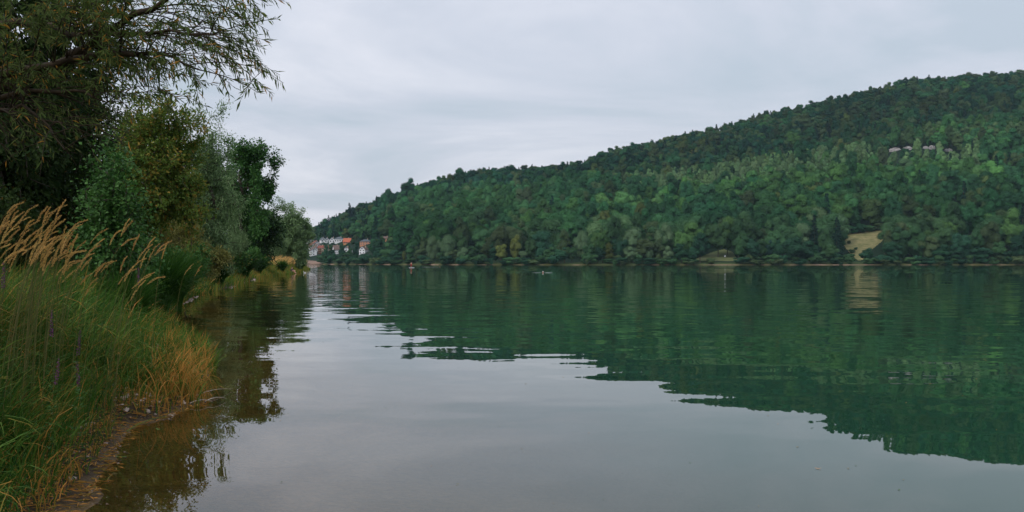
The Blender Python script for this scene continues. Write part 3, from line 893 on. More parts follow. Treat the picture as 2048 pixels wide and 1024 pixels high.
front = [  # px, top y, kind, colour, width px
    (651, 487, 'tall', 'dark green', 13, 0.02), (663, 497, 'round', 'dark green', 15, 0.02), (684, 488, 'tall', 'dark green', 14, 0.03), (699, 494, 'tall', 'mid green', 13, 0.03), (712, 486, 'tall', 'dark green', 12, 0.05),
    (652, 509, 'round', 'mid green', 14, 0.01), (668, 505, 'round', 'dark green', 20, 0.012), (690, 507, 'round', 'mid green', 18, 0.012), (708, 509, 'round', 'dark green', 18, 0.012), (728, 507, 'round', 'dark green', 20, 0.012),
    (755, 474, 'round', 'dark green', 24, 0.05), (757, 492, 'tall', 'dark green', 22, 0.02), (775, 486, 'round', 'mid green', 28, 0.03), (793, 497, 'round', 'dark green', 24, 0.014), (808, 497, 'poplar', 'yellowish green', 9, 0.012), (822, 484, 'tall', 'mid green', 22, 0.04),
    (840, 490, 'round', 'olive green', 26, 0.016), (848, 462, 'tall', 'olive green', 17, 0.06), (868, 470, 'willow', 'silvery green', 28, 0.02), (898, 468, 'willow', 'silvery green', 32, 0.018), (886, 495, 'round', 'mid green', 22, 0.013), (925, 492, 'willow', 'silvery green', 20, 0.012), (908, 497, 'round', 'olive green', 24, 0.012),
    (945, 486, 'tall', 'mid green', 24, 0.02), (975, 470, 'tall', 'olive green', 26, 0.02), (990, 485, 'round', 'dark green', 26, 0.014), (1003, 480, 'round', 'yellowish green', 26, 0.014), (1033, 466, 'tall', 'yellowish green', 24, 0.02), (1046, 502, 'bush', 'silvery green', 20, 0.012), (1062, 478, 'round', 'mid green', 26, 0.02), (1085, 460, 'round', 'dark green', 44, 0.025),
    (1102, 494, 'round', 'mid green', 26, 0.013), (1128, 458, 'tall', 'olive green', 25, 0.03), (1122, 492, 'round', 'dark green', 30, 0.013), (1142, 486, 'round', 'mid green', 22, 0.014), (1165, 460, 'willow', 'silvery green', 32, 0.025), (1144, 496, 'poplar', 'silvery green', 11, 0.012), (1180, 480, 'round', 'mid green', 28, 0.015), (1205, 462, 'tall', 'fresh green', 28, 0.025), (1217, 485, 'tall', 'yellowish green', 20, 0.014), (1195, 492, 'round', 'dark green', 26, 0.012),
    (1240, 466, 'round', 'dark green', 30, 0.02), (1266, 458, 'willow', 'silvery green', 46, 0.025), (1262, 494, 'willow', 'silvery green', 26, 0.012), (1290, 472, 'round', 'olive green', 34, 0.016), (1327, 444, 'willow', 'silvery green', 38, 0.05), (1318, 474, 'tall', 'olive green', 26, 0.018), (1336, 493, 'willow', 'silvery green', 20, 0.012), (1318, 508, 'bush', 'olive green', 14, 0.010), (1365, 458, 'round', 'fresh green', 34, 0.03), (1362, 484, 'tall', 'dark green', 30, 0.014), (1298, 497, 'bush', 'silvery green', 16, 0.012),
    (1400, 460, 'tall', 'dark green', 34, 0.03), (1384, 492, 'round', 'dark green', 24, 0.013), (1435, 428, 'round', 'mid green', 44, 0.06), (1422, 512, 'bush', 'olive green', 16, 0.006), (1455, 430, 'round', 'fresh green', 34, 0.07),
    (1482, 460, 'tall', 'mid green', 36, 0.016), (1505, 478, 'round', 'dark green', 36, 0.012), (1522, 472, 'tall', 'mid green', 26, 0.014), (1552, 476, 'round', 'dark green', 26, 0.016), (1536, 476, 'round', 'blue green', 22, 0.02), (1557, 514, 'bush', 'silvery green', 17, 0.005), (1590, 470, 'round', 'dark green', 46, 0.016), (1618, 480, 'round', 'dark green', 34, 0.014), (1632, 498, 'round', 'mid green', 30, 0.012),
    (1652, 456, 'round', 'mid green', 26, 0.02), (1673, 460, 'spruce', 'blue green', 20, 0.028), (1660, 486, 'round', 'mid green', 30, 0.014), (1698, 507, 'bush', 'mid green', 26, 0.012), (1672, 505, 'bush', 'dark green', 30, 0.012), (1734, 494, 'round', 'dark green', 24, 0.014), (1682, 525, 'bush', 'dark green', 9, 0.002), (1640, 508, 'bush', 'mid green', 30, 0.010), (1755, 516, 'bush', 'dark green', 30, 0.011), (1785, 514, 'bush', 'dark green', 30, 0.011),
    (1778, 456, 'tall', 'olive green', 24, 0.02), (1804, 446, 'round', 'mid green', 46, 0.025), (1832, 450, 'round', 'mid green', 36, 0.02), (1786, 478, 'round', 'dark green', 36, 0.013), (1856, 468, 'round', 'olive green', 36, 0.016), (1893, 430, 'tall', 'fresh green', 40, 0.05), (1880, 486, 'round', 'dark green', 36, 0.012), (1922, 462, 'round', 'dark green', 40, 0.018), (1948, 452, 'tall', 'mid green', 32, 0.02), (1978, 436, 'round', 'olive green', 36, 0.03), (1995, 480, 'tall', 'mid green', 34, 0.013), (1960, 488, 'round', 'dark green', 40, 0.012), (2022, 418, 'round', 'fresh green', 44, 0.05), (2032, 470, 'tall', 'dark green', 36, 0.016), (2062, 440, 'round', 'dark green', 40, 0.02), (1910, 500, 'round', 'dark green', 34, 0.011), (2010, 500, 'bush', 'dark green', 30, 0.011),
]
for px, top, kind, colour, w, t in front:
    far_tree(px, top, kind, colour, t, w * 1.12)
# village trees between the houses
for px, base, top, kind, colour, w in [(649, 500, 484, 'tall', 'dark green', 10), (662, 502, 488, 'round', 'mid green', 12), (666, 494, 484, 'round', 'dark green', 10), (684, 500, 487, 'tall', 'mid green', 11), (697, 498, 485, 'tall', 'dark green', 10), (706, 492, 476, 'tall', 'mid green', 11), (714, 496, 482, 'tall', 'dark green', 10),
                                       (712, 484, 468, 'tall', 'olive green', 12), (754, 494, 474, 'round', 'dark green', 16), (757, 492, 476, 'tall', 'mid green', 12), (779, 493, 468, 'round', 'olive green', 15), (764, 494, 473, 'round', 'mid green', 14), (771, 497, 479, 'round', 'dark green', 16), (763, 480, 462, 'tall', 'mid green', 12), (737, 478, 462, 'round', 'fresh green', 15), (700, 474, 462, 'round', 'mid green', 15), (685, 472, 460, 'tall', 'olive green', 12), (640, 474, 462, 'poplar', 'silvery green', 8), (648, 472, 459, 'poplar', 'silvery green', 9), (640, 518, 511, 'bush', 'mid green', 16)]:
    far_tree(px, top, kind, colour, None, w, base, row='in the village')
# shrubs along the top of the meadow
for px, base, top, kind, colour, w in [(1690, 470, 448, 'round', 'mid green', 24), (1706, 468, 452, 'bush', 'dark green', 22), (1720, 467, 446, 'round', 'dark green', 26), (1738, 463, 450, 'bush', 'mid green', 24), (1756, 461, 446, 'bush', 'olive green', 24), (1698, 488, 479, 'bush', 'olive green', 8), (1712, 500, 494, 'bush', 'dark green', 8), (1704, 506, 498, 'bush', 'mid green', 14), (1692, 478, 471, 'bush', 'olive green', 9)]:
    far_tree(px, top, kind, colour, None, w, base, row='above the meadow')
# undergrowth along the far waterline
for px in np.arange(648, 2080, 15.0):
    px = float(px + R.uniform(-6, 6))
    if 1386 < px < 1478 or 1698 < px < 1730: continue
    if R.random() < 0.22: continue
    far_tree(px, float(R.uniform(506, 517)), 'bush', str(R.choice(['dark green', 'mid green', 'mid green', 'olive green', 'dark green'])), float(R.uniform(0.004, 0.013)), float(R.uniform(18, 34)), row='at the far waterline')

for px in np.arange(655, 2080, 26.0):
    px = float(px + R.uniform(-12, 12))
    if 1392 < px < 1470 or 1700 < px < 1726 or R.random() < 0.35: continue
    far_tree(px, float(R.uniform(515, 523)), 'bush', str(R.choice(['dark green', 'mid green', 'olive green'])), float(R.uniform(0.0, 0.003)), float(R.uniform(10, 30)), row='overhanging the far waterline')

# ------------------------------------------------------------------ the wood on the hill
PALETTE = np.array([(0.023, 0.093, 0.056), (0.039, 0.126, 0.056), (0.056, 0.154, 0.059), (0.083, 0.193, 0.062), (0.148, 0.250, 0.115), (0.109, 0.145, 0.049), (0.079, 0.133, 0.059), (0.019, 0.068, 0.053)])
patch = wavy(31, 9, 0.010, 0.035)
patch2 = wavy(32, 9, 0.02, 0.06)
stand = wavy(33, 9, 0.012, 0.030)


def scatter_wood():
    rng = np.random.default_rng(17)
    pts = []
    # jittered rows up the slope, seen from above
    Yv = 690.0
    while Yv < 1660:
        f = float(np.interp(Yv, [700, 850, 1050, 1500], [1.35, 1.2, 1.0, 0.95]))
        Yv += 9.6 * f
        xs = np.arange(-0.72 * Yv, 0.72 * Yv, 11.0 * f)
        pts.append(np.stack([xs + rng.uniform(-4.6, 4.6, len(xs)), Yv + rng.uniform(-4.2, 4.2, len(xs))], -1))
    P = np.concatenate(pts)
    px = HX + P[:, 0] / P[:, 1] * F
    Ys = np.interp(px, SHORE[:, 0], SHORE[:, 1]); Yr = np.interp(px, RIDGE[:, 0], RIDGE[:, 1])
    t = (P[:, 1] - Ys) / (Yr - Ys)
    ok = (t > 0.045) & (t < 1.1) & (px > -350) & (px < 2420)
    P, px, t = P[ok], px[ok], t[ok]
    _, _, Z = terrain_z(px, t)
    n = len(P)
    by = HY - (Z - CAMZ) / P[:, 1] * F
    a = patch(P[:, 0], P[:, 1]); b = patch2(P[:, 0], P[:, 1])
    # species: a lighter poplar belt half way up, dark beech on top, spruces along the crest
    belt = np.interp(px, [1180, 1300, 1500, 1700, 1900, 2400], [405, 394, 368, 338, 330, 318])
    off = by - belt
    u = rng.random(n)
    kinds = np.where(u < 0.62, 0, 1)                       # round / tall
    kinds = np.where((np.abs(off) < 22) & (px > 1240) & (px < 1960) & (u < 0.8) & (a > -0.7), 2, kinds)        # poplar
    kinds = np.where((t > 0.86) & (px < 1460) & (u > 0.70), 3, kinds)                   # spruce on the crest
    kinds = np.where((px < 760) & (u > 0.6), 3, kinds)
    kinds = np.where((kinds < 2) & (u > 0.955), 3, kinds)
    kinds = np.where((kinds < 2) & (t < 0.12) & (u > 0.85), 4, kinds)
    col = np.where(a + rng.normal(0, 0.5, n) > 0.15, 2, 1)
    col = np.where(b + rng.normal(0, 0.5, n) > 0.75, 3, col)
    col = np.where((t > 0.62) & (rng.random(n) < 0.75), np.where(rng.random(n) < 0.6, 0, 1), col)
    col = np.where(rng.random(n) < 0.03, 5, col)
    col = np.where(rng.random(n) < 0.10, 6, col)
    col = np.where(kinds == 2, 4, col)
    col = np.where(kinds == 3, 7, col)
    col = np.where((kinds == 4), np.where(rng.random(n) < 0.4, 4, 2), col)
    col = np.where((off > 20) & (off < 62) & (px > 1200) & (rng.random(n) < 0.6) & (kinds < 2), 3, col)
    col = np.where((off < -24) & (px > 1200) & (rng.random(n) < 0.30) & (kinds < 2), 6, col)
    hgt = np.where(kinds == 2, rng.uniform(0.85, 1.05, n), np.clip(rng.normal(0.82, 0.22, n), 0.35, 1.3) * np.where(rng.random(n) < 0.07, 1.35, 1.0))
    hgt = hgt * np.where(t > 0.82, 0.82, 1.0) * np.interp(P[:, 1], [700, 850, 1050], [1.42, 1.28, 1.0])
    hgt = np.where(t > 0.9, np.clip(hgt, 0.50, 0.80), hgt)
    hgt = np.minimum(np.where(px < 800, hgt * 0.82, hgt), 1.45)
    top = HY - (Z + hgt * 20 - CAMZ) / P[:, 1] * F
    # clearings, and nothing in front of the houses and rocks that the photograph shows
    keep = np.ones(n, bool)
    for x0, x1, y0, y1 in CLEAR:
        keep &= ~((px > x0) & (px < x1) & (by > y0 + 2) & (top < y1))
    keep &= ~((px > 1386) & (px < 1476) & (by > 500) & (top < 524))
    for x0, x1, y0, y1, Yh in HOUSE_RECTS:
        keep &= ~((px > x0 - 7) & (px < x1 + 7) & (by > y0 + 2) & (top < y1) & (P[:, 1] < Yh + 14))
    for x0, x1, y0, y1, Yh in ROCK_Y:
        keep &= ~((px > x0 - 8) & (px < x1 + 8) & (by > y0) & (top < y1 - 2) & (P[:, 1] < Yh + 5))
    keep &= ~((px > 600) & (px < 745) & (by > 486))
    idx = np.where(keep)[0]
    return P[idx], Z[idx], px[idx], t[idx], by[idx], top[idx], kinds[idx], col[idx], hgt[idx]


KN = ['round', 'tall', 'poplar', 'spruce', 'willow']
CN = ['dark green', 'mid green', 'mid green', 'fresh green', 'silvery green', 'yellowish green', 'olive green', 'blue green']
P, Z, WPX, WT, WBY, WTOP, WK, WC, WH = scatter_wood()
order = np.lexsort((P[:, 1],))
inview = [i for i in order if 610 < WPX[i] < 2070]
n_front = len(FAR_TREES)
near_idx = set(inview[:max(0, 296 - n_front)])
for i in near_idx:
    X, Y = P[i]
    kind = KN[WK[i]]; pi = int(R.integers(len(PROTO[kind]))); crown, trunk, H, Wd = PROTO[kind][pi]
    s = float(WH[i]) * (20.0 / H if kind == 'willow' else 1.0)
    FAR_TREES.append((float(WPX[i]), float(WTOP[i]), np.array([X, Y, Z[i]]), kind, CN[WC[i]], pi, (s * R.uniform(0.85, 1.1),) * 2 + (s,), float(R.uniform(0, 6.28)), False, 'on the lower slope'))

ORD = ['first', 'second', 'third', 'fourth', 'fifth', 'sixth', 'seventh', 'eighth', 'ninth', 'tenth', 'eleventh', 'twelfth']


def build_far_trees():
    groups = {}
    for tr in FAR_TREES:
        groups.setdefault((tr[4], tr[3], tr[9], segment_of(tr[0])), []).append(tr)
    for (colour, kind, row, seg), L_ in groups.items():
        L_.sort(key=lambda q: q[0])
        nm, ds = KIND_NAME[kind]
        for j, tr in enumerate(L_):
            px, top, p, kind, colour, pi, sc, rz, pale, row = tr
            lab = '%s %s %s %s' % (colour, ds, row, seg)
            if len(L_) > 1:
                lab += ', ' + ('leftmost' if j == 0 else 'rightmost' if j == len(L_) - 1 else ORD[j] + ' from left' if j < len(ORD) else 'further along')
            o = thing(nm, lab, 'bush' if kind == 'bush' else 'tree', p, 'trees and bushes across the lake', rz)
            o.scale = sc
            crown, trunk, H, Wd = PROTO[kind][pi]
            c = add('crown', crown, None, o); slot_material(c, [FAR[colour]])
            tkn = add('trunk' if kind != 'bush' else 'stem', trunk, None, o); slot_material(tkn, [BARK_PALE if pale else BARK])


build_far_trees()


def build_wood():
    sel = np.array([i for i in range(len(P)) if i not in near_idx])
    n = len(sel)
    rng = np.random.default_rng(41)
    V = np.stack([P[sel, 0], P[sel, 1], Z[sel] - 0.3], -1)
    me = bpy.data.meshes.new('forest')
    me.vertices.add(n); me.vertices.foreach_set('co', V.astype(np.float32).ravel())
    by_kind = {k: [i for i, q in enumerate(WOOD_KIND) if q == k] for k in KN}
    src = np.array([by_kind[KN[k]][int(rng.integers(len(by_kind[KN[k]])))] for k in WK[sel]])
    s = WH[sel] * np.where(WK[sel] == 4, 1.1, 1.0)
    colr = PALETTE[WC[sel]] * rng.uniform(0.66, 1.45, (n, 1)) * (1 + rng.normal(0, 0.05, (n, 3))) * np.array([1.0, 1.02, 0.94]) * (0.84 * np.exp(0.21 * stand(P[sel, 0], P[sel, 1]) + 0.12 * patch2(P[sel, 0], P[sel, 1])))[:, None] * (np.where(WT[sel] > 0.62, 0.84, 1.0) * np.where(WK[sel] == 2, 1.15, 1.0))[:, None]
    a = me.attributes.new('source_index', 'INT', 'POINT'); a.data.foreach_set('value', src.astype(np.int32))
    wide = np.where(WT[sel] > 0.82, 1.3, 1.0)
    sv = np.stack([s * wide * rng.uniform(0.85, 1.15, n), s * wide * rng.uniform(0.85, 1.15, n), s], -1)
    a = me.attributes.new('tree_scale', 'FLOAT_VECTOR', 'POINT'); a.data.foreach_set('vector', sv.astype(np.float32).ravel())
    a = me.attributes.new('spin', 'FLOAT_VECTOR', 'POINT'); a.data.foreach_set('vector', np.stack([rng.normal(0, 0.04, n), rng.normal(0, 0.04, n), rng.uniform(0, 6.28, n)], -1).astype(np.float32).ravel())
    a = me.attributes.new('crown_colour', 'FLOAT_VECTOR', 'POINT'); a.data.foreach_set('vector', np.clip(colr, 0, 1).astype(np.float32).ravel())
    me.update()
    o = add('forest', me)
    tag(o, 'dense mixed woodland covering the hillside across the lake', kind='stuff')
    ng = bpy.data.node_groups.new('forest', 'GeometryNodeTree')
    ng.interface.new_socket('Geometry', in_out='INPUT', socket_type='NodeSocketGeometry')
    ng.interface.new_socket('Geometry', in_out='OUTPUT', socket_type='NodeSocketGeometry')
    N, L = ng.nodes, ng.links
    gi, go = N.new('NodeGroupInput'), N.new('NodeGroupOutput')
    ci = N.new('GeometryNodeCollectionInfo'); ci.inputs['Collection'].default_value = WOOD; ci.inputs['Separate Children'].default_value = True; ci.inputs['Reset Children'].default_value = True
    ip = N.new('GeometryNodeInstanceOnPoints'); ip.inputs['Pick Instance'].default_value = True
    def named(nm, ty):
        q = N.new('GeometryNodeInputNamedAttribute'); q.data_type = ty; q.inputs['Name'].default_value = nm
        return [x for x in q.outputs if x.enabled and x.name == 'Attribute'][0]
    L.new(gi.outputs[0], ip.inputs['Points']); L.new(ci.outputs[0], ip.inputs['Instance'])
    L.new(named('source_index', 'INT'), ip.inputs['Instance Index'])
    L.new(named('tree_scale', 'FLOAT_VECTOR'), ip.inputs['Scale'])
    L.new(named('spin', 'FLOAT_VECTOR'), ip.inputs['Rotation'])
    L.new(ip.outputs[0], go.inputs[0])
    md = o.modifiers.new('forest', 'NODES'); md.node_group = ng
    print('wood instances', n, 'far trees', len(FAR_TREES))


build_wood()

# ------------------------------------------------------------------ left bank: trees and shrubs with real branching
LEAF = {
    'willow': leaf_mat('willow_leaf', g((0, (0.041, 0.072, 0.017)), (0.55, (0.108, 0.162, 0.041)), (0.82, (0.174, 0.204, 0.060)), (0.86, (0.384, 0.228, 0.036)), (1, (0.504, 0.240, 0.042))), 0.35, 0.5, 0.0, 0.0),
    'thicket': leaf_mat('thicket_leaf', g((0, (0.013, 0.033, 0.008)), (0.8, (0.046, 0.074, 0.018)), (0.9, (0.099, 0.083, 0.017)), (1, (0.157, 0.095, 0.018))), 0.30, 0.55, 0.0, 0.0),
    'alder': leaf_mat('alder_leaf', g((0, (0.026, 0.079, 0.019)), (1, (0.086, 0.198, 0.041))), 0.32, 0.45, 0.0, 0.0, spec=0.2),
    'bronze': leaf_mat('bronze_leaf', g((0, (0.068, 0.124, 0.022)), (0.65, (0.155, 0.223, 0.041)), (1, (0.351, 0.223, 0.046))), 0.36, 0.55, 0.0, 0.0),
    'silver': leaf_mat('silver_leaf', g((0, (0.109, 0.184, 0.071)), (1, (0.265, 0.380, 0.172))), 0.35, 0.6, 0.0, 0.0),
    'oak': leaf_mat('oak_leaf', g((0, (0.031, 0.096, 0.026)), (1, (0.090, 0.204, 0.048))), 0.30, 0.45, 0.0, 0.0),
    'olive': leaf_mat('olive_shrub_leaf', g((0, (0.143, 0.158, 0.042)), (1, (0.360, 0.323, 0.098))), 0.30, 0.6, 0.0, 0.0),
    'bramble': leaf_mat('bramble_leaf', g((0, (0.031, 0.098, 0.026)), (0.85, (0.104, 0.221, 0.057)), (1, (0.260, 0.221, 0.052))), 0.30, 0.45, 0.0, 0.0),
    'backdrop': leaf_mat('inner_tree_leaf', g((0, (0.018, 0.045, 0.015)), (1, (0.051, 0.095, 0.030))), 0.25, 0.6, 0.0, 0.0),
}


def branch_tree(rng, root, trunk_top, trunk_r, centre, rad, n_lump, n_pts, tight=0.33, low=None):
    """nodes of a branching skeleton that reaches points clumped through the crown; returns nodes, parents, tips"""
    root, trunk_top = np.array(root, float), np.array(trunk_top, float)
    nodes = [root + (trunk_top - root) * f + rng.normal(0, 0.02, 3) * (0 < f < 1) * np.linalg.norm(trunk_top - root) for f in np.linspace(0, 1, 7)]
    par = [-1, 0, 1, 2, 3, 4, 5]
    centre, rad = np.array(centre, float), np.array(rad, float)
    lc = []
    while len(lc) < n_lump:
        v = rng.normal(0, 1, 3); v = v / np.linalg.norm(v) * rng.uniform(0.35, 0.92)
        lc.append(v)
    lc = np.array(lc)
    k = rng.integers(0, n_lump, n_pts)
    q = lc[k] + rng.normal(0, 1, (n_pts, 3)) * tight * 0.55
    pts = centre + q * rad
    if low is not None:
        pts = pts[pts[:, 2] > low]
    pts = pts[np.argsort(np.linalg.norm(pts - np.array(nodes[4]), axis=1))]
    tips = []
    buf = np.zeros((len(pts) * 2 + 10, 3)); buf[:7] = nodes; m = 7
    start = 3
    for p in pts:
        d = np.linalg.norm(buf[start:m] - p, axis=1)
        b = int(np.argmin(d)) + start
        mid = (buf[b] + p) / 2 + np.array([0, 0, 0.06]) * d.min() + rng.normal(0, 0.06, 3) * d.min()
        buf[m] = mid; par.append(b); buf[m + 1] = p; par.append(m); tips.append(m + 1); m += 2
    return buf[:m], np.array(par), np.array(tips)


def skeleton_geo(nodes, par, trunk_r, tip_r=0.004, k_thin=3):
    n = len(nodes)
    load = np.zeros(n)
    has = np.zeros(n, bool)
    for i in range(n - 1, 0, -1):
        if load[i] == 0: load[i] = 1
        load[par[i]] += load[i]
    r = np.maximum(tip_r, trunk_r * (load / load[0]) ** 0.45)
    r[:7] = np.linspace(trunk_r * 1.15, max(r[6], trunk_r * 0.45), 7)
    G = Geo()
    G.tube(nodes[:7], r[:7], 8)
    for i in range(7, n):
        p = par[i]
        G.tube([nodes[p], nodes[i]], [min(r[p], r[i] * 1.5), r[i]], 6 if r[i] > trunk_r * 0.3 else k_thin)
    return G


def near_tree(name, label, leafkey, seed, base_px, Y, top_frac, centre_px, rad_px, n_lump, n_pts, n_leaf, leaf, cl, bark=BARK, trunk_r=0.14, tight=0.33, depth=1.0, aspect=0.55, droop=-0.2, cat='tree', group=None, tint=(0.5, 0.25), stem_name='trunk', base_x=None):
    """base_px: pixel column of the foot; centre and radii of the crown are read off the photo at the tree's distance Y"""
    rng = np.random.default_rng(seed)
    k = Y / F
    bx = (base_px - HX) * k
    z0 = near_ground(bx, Y)
    c = at(centre_px[0], centre_px[1], Y)
    rad = np.array([rad_px[0] * k, rad_px[0] * k * depth, rad_px[1] * k])
    root = np.array([bx, Y, z0 - 0.1])
    top = c + np.array([0, 0, rad[2] * top_frac])
    nodes, par, tips = branch_tree(rng, root, top, trunk_r, c, rad, n_lump, n_pts, tight, z0 + 0.15)
    o = thing(name, label, cat, (bx, Y, z0), group)
    off = np.array([bx, Y, z0])
    add(stem_name, skeleton_geo(nodes - off, par, trunk_r).mesh('trunk', True), bark, o)
    m = n_leaf
    ti = tips[rng.integers(0, len(tips), m)]
    s = rng.uniform(0, 1, (m, 1)) ** 0.7
    pos = nodes[par[ti]] * (1 - s) + nodes[ti] * s + rng.normal(0, cl, (m, 3))
    keep = pos[:, 2] > z0 + 0.1
    pos, ti = pos[keep], ti[keep]; m = len(pos)
    outw = norm(pos - c)
    dirn = norm(nodes[ti] - nodes[par[ti]])
    ax = dirn * 0.5 + outw * 0.35 + rng.normal(0, 0.6, (m, 3)) + np.array([0, 0, droop])
    nn = np.array([0, 0, 0.8]) + outw * 0.5 + rng.normal(0, 0.55, (m, 3))
    G = Geo()
    L_ = leaf * rng.uniform(0.65, 1.25, m)
    tone = np.repeat(rng.normal(0, tint[1] * 0.6, 1), m)
    cl_tone = rng.normal(0, tint[1] * 0.6, len(nodes))[ti]
    G.leaves(pos - off, ax, nn, L_, L_ * aspect, np.clip(tint[0] + cl_tone + rng.normal(0, tint[1], m), 0, 1))
    add('crown' if cat == 'tree' else 'foliage', G.mesh('crown'), LEAF[leafkey], o)
    return o


# backdrop trees further inland, so that no sky shows through the bank
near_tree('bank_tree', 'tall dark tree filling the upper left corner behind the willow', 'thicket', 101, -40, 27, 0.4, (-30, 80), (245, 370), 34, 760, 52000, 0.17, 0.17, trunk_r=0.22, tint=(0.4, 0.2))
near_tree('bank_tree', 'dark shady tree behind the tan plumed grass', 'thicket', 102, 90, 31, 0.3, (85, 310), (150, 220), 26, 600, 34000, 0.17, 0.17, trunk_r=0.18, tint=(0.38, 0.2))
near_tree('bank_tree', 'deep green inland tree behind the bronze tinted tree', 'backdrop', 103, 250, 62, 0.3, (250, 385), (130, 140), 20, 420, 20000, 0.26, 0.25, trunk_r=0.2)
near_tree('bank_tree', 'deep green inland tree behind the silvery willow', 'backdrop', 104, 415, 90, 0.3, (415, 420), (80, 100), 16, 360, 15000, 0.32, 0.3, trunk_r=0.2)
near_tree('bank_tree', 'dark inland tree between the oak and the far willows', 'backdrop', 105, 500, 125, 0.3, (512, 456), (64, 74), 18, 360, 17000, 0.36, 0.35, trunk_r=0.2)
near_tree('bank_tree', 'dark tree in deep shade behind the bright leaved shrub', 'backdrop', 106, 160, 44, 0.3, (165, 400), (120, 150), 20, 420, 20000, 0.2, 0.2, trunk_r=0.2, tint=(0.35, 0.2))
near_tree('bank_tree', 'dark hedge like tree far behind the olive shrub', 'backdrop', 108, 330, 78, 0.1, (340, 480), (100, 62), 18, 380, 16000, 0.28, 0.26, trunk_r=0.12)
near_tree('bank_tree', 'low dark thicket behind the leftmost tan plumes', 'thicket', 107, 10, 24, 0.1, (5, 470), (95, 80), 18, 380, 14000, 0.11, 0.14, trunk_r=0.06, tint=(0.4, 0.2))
# trees of the bank, front to back
near_tree('bank_tree', 'bronze tinted tree with a ragged top left of the silvery willow', 'bronze', 111, 310, 40, 0.55, (325, 345), (104, 178), 30, 620, 30000, 0.15, 0.13, trunk_r=0.15, tight=0.30)
near_tree('willow_tree', 'silvery green willow on the left bank beside the oak', 'silver', 112, 415, 66, 0.6, (425, 365), (68, 168), 26, 520, 24000, 0.20, 0.20, trunk_r=0.18, aspect=0.35, droop=-0.3)
near_tree('oak_tree', 'dark oak with clumped leaves leaning over the water', 'oak', 113, 462, 86, 0.5, (493, 372), (64, 118), 30, 420, 17000, 0.22, 0.20, trunk_r=0.2, tight=0.19, depth=0.9, aspect=0.7)
near_tree('willow_tree', 'rounded grey green willow with pale trunk at the tip of the left bank', 'silver', 114, 556, 176, 0.5, (572, 471), (45, 61), 44, 620, 44000, 0.38, 0.30, bark=BARK_PALE, trunk_r=0.24, aspect=0.4, droop=-0.3)
near_tree('willow_tree', 'narrow grey green tree with pale trunk beside the rounded willow', 'silver', 115, 540, 160, 0.6, (540, 470), (28, 52), 14, 260, 8500, 0.36, 0.32, bark=BARK_PALE, trunk_r=0.20, aspect=0.4, tint=(0.35, 0.2))
near_tree('bank_tree', 'low dark tree drooping to the water at the tip of the left bank', 'oak', 116, 592, 205, 0.4, (592, 507), (22, 24), 12, 220, 9000, 0.36, 0.30, trunk_r=0.2, tint=(0.4, 0.2))
# shrubs
near_tree('alder_shrub', 'bright green round leaved shrub behind the tan grass plumes', 'alder', 121, 225, 19, 0.2, (226, 455), (64, 122), 26, 420, 8500, 0.08, 0.12, trunk_r=0.05, tight=0.5, aspect=0.8, cat='shrub', stem_name='stem', tint=(0.55, 0.28))
near_tree('alder_shrub', 'dark green shrub low under the bright leaved shrub', 'bramble', 122, 262, 21, 0.1, (255, 530), (55, 55), 16, 260, 6500, 0.085, 0.10, trunk_r=0.04, aspect=0.75, cat='shrub', stem_name='stem', tint=(0.4, 0.25))
near_tree('olive_shrub', 'feathery olive shrub under the bronze tinted tree', 'olive', 123, 350, 47, 0.3, (358, 490), (68, 52), 20, 360, 14000, 0.13, 0.14, trunk_r=0.06, aspect=0.4, cat='shrub', stem_name='stem')
near_tree('bramble_bush', 'dark green bramble bush below the olive shrub', 'bramble', 124, 370, 44, 0.1, (372, 530), (52, 34), 16, 260, 9000, 0.13, 0.13, trunk_r=0.04, aspect=0.75, cat='shrub', stem_name='stem')
near_tree('willow_shrub', 'pale young willow shrub at the foot of the silvery willow', 'silver', 125, 462, 84, 0.5, (466, 478), (20, 30), 10, 140, 4500, 0.24, 0.18, trunk_r=0.05, aspect=0.25, droop=0.5, cat='shrub', stem_name='stem', tint=(0.75, 0.2))
near_tree('green_shrub', 'vivid green shrub in the reeds right of the dark oak', 'alder', 126, 506, 110, 0.2, (508, 512), (10, 15), 8, 90, 2600, 0.28, 0.2, trunk_r=0.04, cat='shrub', stem_name='stem', tint=(0.8, 0.2))


near_tree('bramble_bush', 'yellowish bramble bush between the olive shrub and the dark sedge mounds', 'olive', 127, 418, 64, 0.1, (424, 528), (34, 24), 12, 180, 6500, 0.16, 0.16, trunk_r=0.04, aspect=0.6, cat='shrub', stem_name='stem', tint=(0.45, 0.25))
near_tree('bramble_bush', 'low green bush under the oak beside the straw reeds', 'bramble', 128, 470, 88, 0.1, (474, 522), (24, 20), 10, 140, 5000, 0.22, 0.2, trunk_r=0.04, aspect=0.7, cat='shrub', stem_name='stem', tint=(0.55, 0.25))


# ------------------------------------------------------------------ overhanging willow, near the camera on the left
def curve_pts(a, b, sag, n=8, side=(0, 0, 0)):
    a, b = np.array(a, float), np.array(b, float)
    s = np.linspace(0, 1, n)[:, None]
    return a + (b - a) * s + np.array([0, 0, 1.0]) * sag * 4 * s * (1 - s) + np.array(side, float) * 4 * s * (1 - s)


